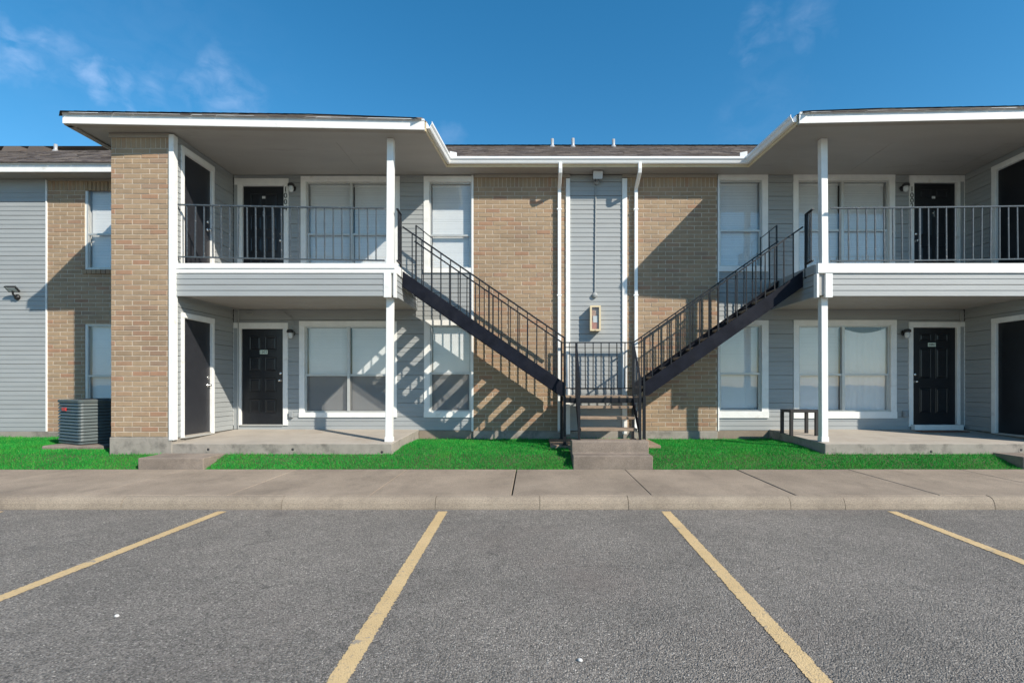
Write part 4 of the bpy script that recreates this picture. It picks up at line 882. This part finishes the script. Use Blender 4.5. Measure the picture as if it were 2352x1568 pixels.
# ------------------------------------------------------------------ extinguisher cabinet
yc = YC-.004; x0, x1, z0, z1 = X(1355, YC-.1), X(1378.5, YC-.1), Z(760, YC-.1), Z(703, YC-.1)
t = thing('extinguisher_cabinet', ((x0+x1)/2, yc, z0), 'cream fire extinguisher cabinet with a glass front above the stair landing', 'cabinet')
q = MB(); dpt = .15; e = .032
q.box(x0, x1, yc-.012, yc, z0, z1); q.box(x0, x0+.012, yc-dpt, yc-.012, z0, z1); q.box(x1-.012, x1, yc-dpt, yc-.012, z0, z1); q.box(x0+.012, x1-.012, yc-dpt, yc-.012, z0, z0+.012); q.box(x0+.012, x1-.012, yc-dpt, yc-.012, z1-.012, z1); q.build('cabinet_box', M['ivory'], t)
q = MB(); yf0, yf1 = yc-dpt-.022, yc-dpt-.001; q.box(x0-.004, x0+e, yf0, yf1, z0-.004, z1+.004); q.box(x1-e, x1+.004, yf0, yf1, z0-.004, z1+.004); q.box(x0+e, x1-e, yf0, yf1, z1-e, z1+.004); q.box(x0+e, x1-e, yf0, yf1, z0-.004, z0+e); q.build('door_frame', M['ivory'], t)
q = MB(); q.box(x0+e-.002, x1-e+.002, yf0+.010, yf0+.014, z0+e-.002, z1-e+.002); q.build('pane', M['glass'], t)
q = MB(); q.box(x0+.013, x1-.013, yc-.125, yc-.113, z0+.014, z1-.014); q.build('back_panel', M['rust'], t)
q = MB(); xm = (x0+x1)/2; q.box(x0+.036, x1-.036, yc-.134, yc-.126, z0+.03, z0+.19); q.build('red_card', M['redcard'], t)
q = MB(); q.box(xm-.045, xm+.05, yc-.138, yc-.1345, z0+.175, z0+.31); q.build('paper_card', M['paper'], t)
q = MB(); q.lathe((xm, yf0, z0+.014), (0, -1, 0), [(.010, 0), (.010, .01), (0, .012)], 10); q.build('latch', M['chrome'], t)

# ------------------------------------------------------------------ house numbers
DIG = {}
def digit(ch, size):
    if (ch, size) not in DIG: me = text_mesh(ch, size); me.materials.append(M['digit']); DIG[(ch, size)] = me
    return DIG[(ch, size)]
def vertical_number(txt, px, pys, label):
    t = thing('house_number', FB.p(X(px, YB), .03, Z(pys[-1], YB)), label, 'house number', 'house numbers at the four front doors')
    for ch, py in zip(txt, pys):
        o = _new('digit', digit(ch, .155), t, FB.p(X(px, YB), .0335, Z(py, YB))); o.rotation_euler = (math.pi/2, 0, 0)
vertical_number('1004', X.__call__(0, 0) if False else 657.5, (442, 456, 470.5, 485), 'tall black digits 1004 running down the right casing of an upper door')
vertical_number('1002', 2092, (441.5, 455.5, 467.5, 480), 'tall black digits 1002 running down the left casing of an upper door')
def plate_number(txt, px, py, label):
    c = FB.p(X(px, YB), -.034, Z(py, YB)); t = thing('house_number', c, label, 'house number', 'house numbers at the four front doors')
    q = MB(); q.box(c.x-.083, c.x+.083, c.y-.006, c.y, c.z-.042, c.z+.042); q.build('plate', M['plate'], t, bevel=.003, seg=1)
    for i, ch in enumerate(txt):
        o = _new('digit', digit(ch, .070), t, (c.x+(i-1.5)*.038, c.y-.0075, c.z-.025)); o.rotation_euler = (math.pi/2, 0, 0)
plate_number('1003', 604, 808, 'small pale plate reading 1003 on the lower left black door'); plate_number('1001', 2143, 791, 'small pale plate reading 1001 on the lower right black door')

# ------------------------------------------------------------------ porch things
TBX, TBY = 5.25, 10.12; sz = .565
t = thing('side_table', (TBX, TBY, sz), 'small square black side table on the right porch beside the white post', 'table')
w, dp, ht = .272, .21, .485
q = MB(); q.box(TBX-w, TBX+w, TBY-dp, TBY+dp, sz+ht-.05, sz+ht); q.build('table_top', M['tablewood'], t, bevel=.004, seg=1)
for sx_ in (-1, 1):
    for sy_ in (-1, 1):
        q = MB(); cx, cy = TBX+sx_*(w-.028), TBY+sy_*(dp-.028); q.box(cx-.027, cx+.027, cy-.027, cy+.027, sz+(.004 if sy_ < 0 else .018)-.02, sz+ht-.051); q.build('leg', M['tablewood'], t)
q = MB(); dx = X(2150, 10.6); q.box(dx-.45, dx+.50, 10.36, 10.66, .578, .596); q.build('doormat', M['mat'], None, bevel=.004, seg=1); tag(bpy.data.objects['doormat'], 'flat reddish brown doormat in front of the lower right door', 'doormat')
q = MB(); q.box(X(2095, 10.78), X(2207, 10.78), 10.70, 10.81, .587, .70); q.build('door_step', M['white'], BLD, bevel=.006, seg=1)
def outlet(px, py, label):
    c = FB.p(X(px, YB), .01, Z(py, YB)); t = thing('outlet_box', c, label, 'outlet box', 'outlet boxes low on the porch walls')
    q = MB(); q.box(c.x-.045, c.x+.045, c.y-.055, c.y, c.z-.06, c.z+.06); q.build('box', M['grey'], t, bevel=.006, seg=1)
    q = MB(); q.box(c.x-.03, c.x+.03, c.y-.066, c.y-.056, c.z-.045, c.z+.045); q.build('cover', M['grey'], t, bevel=.004, seg=1)
outlet(670, 952, 'small grey outlet box low on the siding between door 1003 and its window'); outlet(2076, 950, 'small grey outlet box low on the siding left of door 1001')
# cables under the left balcony
q = MB(); zz = 3.118; F_ = FB
q.tube([(-6.28, 9.3, zz), (-6.27, 10.2, zz), (-6.20, 10.76, zz-.01), (-6.215, 10.785, 2.9), (-6.215, 10.785, .62)], .011, 6)
q.tube([(-6.20, 10.76, zz-.02), (-6.0, 10.78, zz-.03), (-5.9, 10.77, zz-.06), (-5.92, 10.77, zz-.11), (-6.02, 10.77, zz-.09), (-6.03, 10.78, zz-.04), (-5.95, 10.79, zz-.02)], .008, 6)
tag(q.build('cable', M['siding'], None), 'grey cable stapled down the inner corner of the lower left porch', 'cable')
q = MB(); q.tube([(X(645, YB), YB-.05, 3.12), (X(655, YB), YB-.045, 3.06), (X(676, YB), YB-.035, 2.93), (X(676, YB), YB-.03, 2.55)], .009, 6)
tag(q.build('cable', M['siding'], None), 'grey cable bending from the balcony underside to the wall beside door 1003', 'cable')
for px, py, lab in ((268, 1415, 'white scrap of litter on the asphalt in the left parking bay'), (1332, 1517, 'white pebble on the asphalt in the middle parking bay')):
    Yg = CAMZ*FP/(py-CYP); q = MB(); a = X(px, Yg); s_ = .009
    q.lathe((a, Yg, .0), (.2, .1, 1), [(0, 0), (s_*1.6, .001), (s_*1.7, .007), (s_, .013), (0, .014)], 7); o = q.build('litter', M['paper']); tag(o, lab, 'litter')

# ------------------------------------------------------------------ grass
def grass():
    n = 330000; x = rng.uniform(-11.5, 9.6, n); y_ = 8.345+(rng.random(n)**1.15)*2.66
    keep = np.ones(n, bool)
    def cut(x0, x1, y0, y1): keep[(x > x0) & (x < x1) & (y_ > y0) & (y_ < y1)] = False
    cut(-7.47, -2.47, 9.0, 12); cut(-6.51, -5.41, 8.3, 9.1); cut(.645, 1.985, 8.3, 9.5); cut(.31, 2.37, 9.46, 10.7); cut(5.06, 20, 9.0, 12); cut(8.06, 20, 8.42, 9.1)
    cut(-9.0, -7.84, 9.37, 10.6); cut(-2.5, 5.1, 10.74, 12); cut(-20, -7.4, 11.0, 12)
    # hidden or far too dense places thin out with distance; small bare patches by the walls
    keep &= ~((y_ > 10.55) & (rng.random(n) < .25))
    x, y_ = x[keep], y_[keep]; n = len(x)
    z = np.interp(y_, [8.3, 8.42, 9.0, 9.6, 11.2], [.10, .135, .315, .375, .40])-.006
    clump = .5+.5*np.sin(x*3.1+np.sin(y_*4.0)*1.3)*np.sin(y_*5.3+x*1.7)
    h = rng.uniform(.022, .046, n)*(.8+.35*clump); h[y_ < 8.40] *= .85; h[(y_ > 10.68) & (rng.random(n) < .25)] *= 1.9; h[(np.abs(y_-8.985) < .02) & ((x < -2.4) | (x > 5)) & (rng.random(n) < .3)] *= 1.7; h[((np.abs(x-.63) < .02) | (np.abs(x-2.0) < .02)) & (y_ < 9.1)] *= 1.6; wdt = rng.uniform(.0022, .0042, n)
    a = rng.uniform(0, 2*np.pi, n); t = rng.uniform(.1, .75, n)*h; la = rng.uniform(0, 2*np.pi, n)
    ca, sa = np.cos(a)*wdt, np.sin(a)*wdt; lx, ly = np.cos(la)*t, np.sin(la)*t
    V = np.empty((n, 5, 3)); 
    V[:, 0] = np.stack([x-ca, y_-sa, z], 1); V[:, 1] = np.stack([x+ca, y_+sa, z], 1)
    V[:, 2] = np.stack([x+ca*.75+lx*.4, y_+sa*.75+ly*.4, z+h*.6], 1); V[:, 3] = np.stack([x-ca*.75+lx*.4, y_-sa*.75+ly*.4, z+h*.6], 1)
    V[:, 4] = np.stack([x+lx, y_+ly, z+h], 1)
    me = bpy.data.meshes.new('grass'); me.vertices.add(n*5); me.vertices.foreach_set('co', V.reshape(-1))
    b = np.arange(n)*5; loops = np.stack([b, b+1, b+2, b+3, b+3, b+2, b+4], 1).reshape(-1); me.loops.add(n*7); me.loops.foreach_set('vertex_index', loops)
    me.polygons.add(n*2); ls = np.stack([np.arange(n)*7, np.arange(n)*7+4], 1).reshape(-1); lt = np.tile([4, 3], n)
    me.polygons.foreach_set('loop_start', ls); me.polygons.foreach_set('loop_total', lt); me.update(calc_edges=True); me.validate()
    me.materials.append(M['grass']); o = _new('grass', me, None, (0, 0, 0)); o['kind'] = 'stuff'; o['label'] = 'short bright green mown lawn between the sidewalk and the building'; o['category'] = 'grass'
grass()
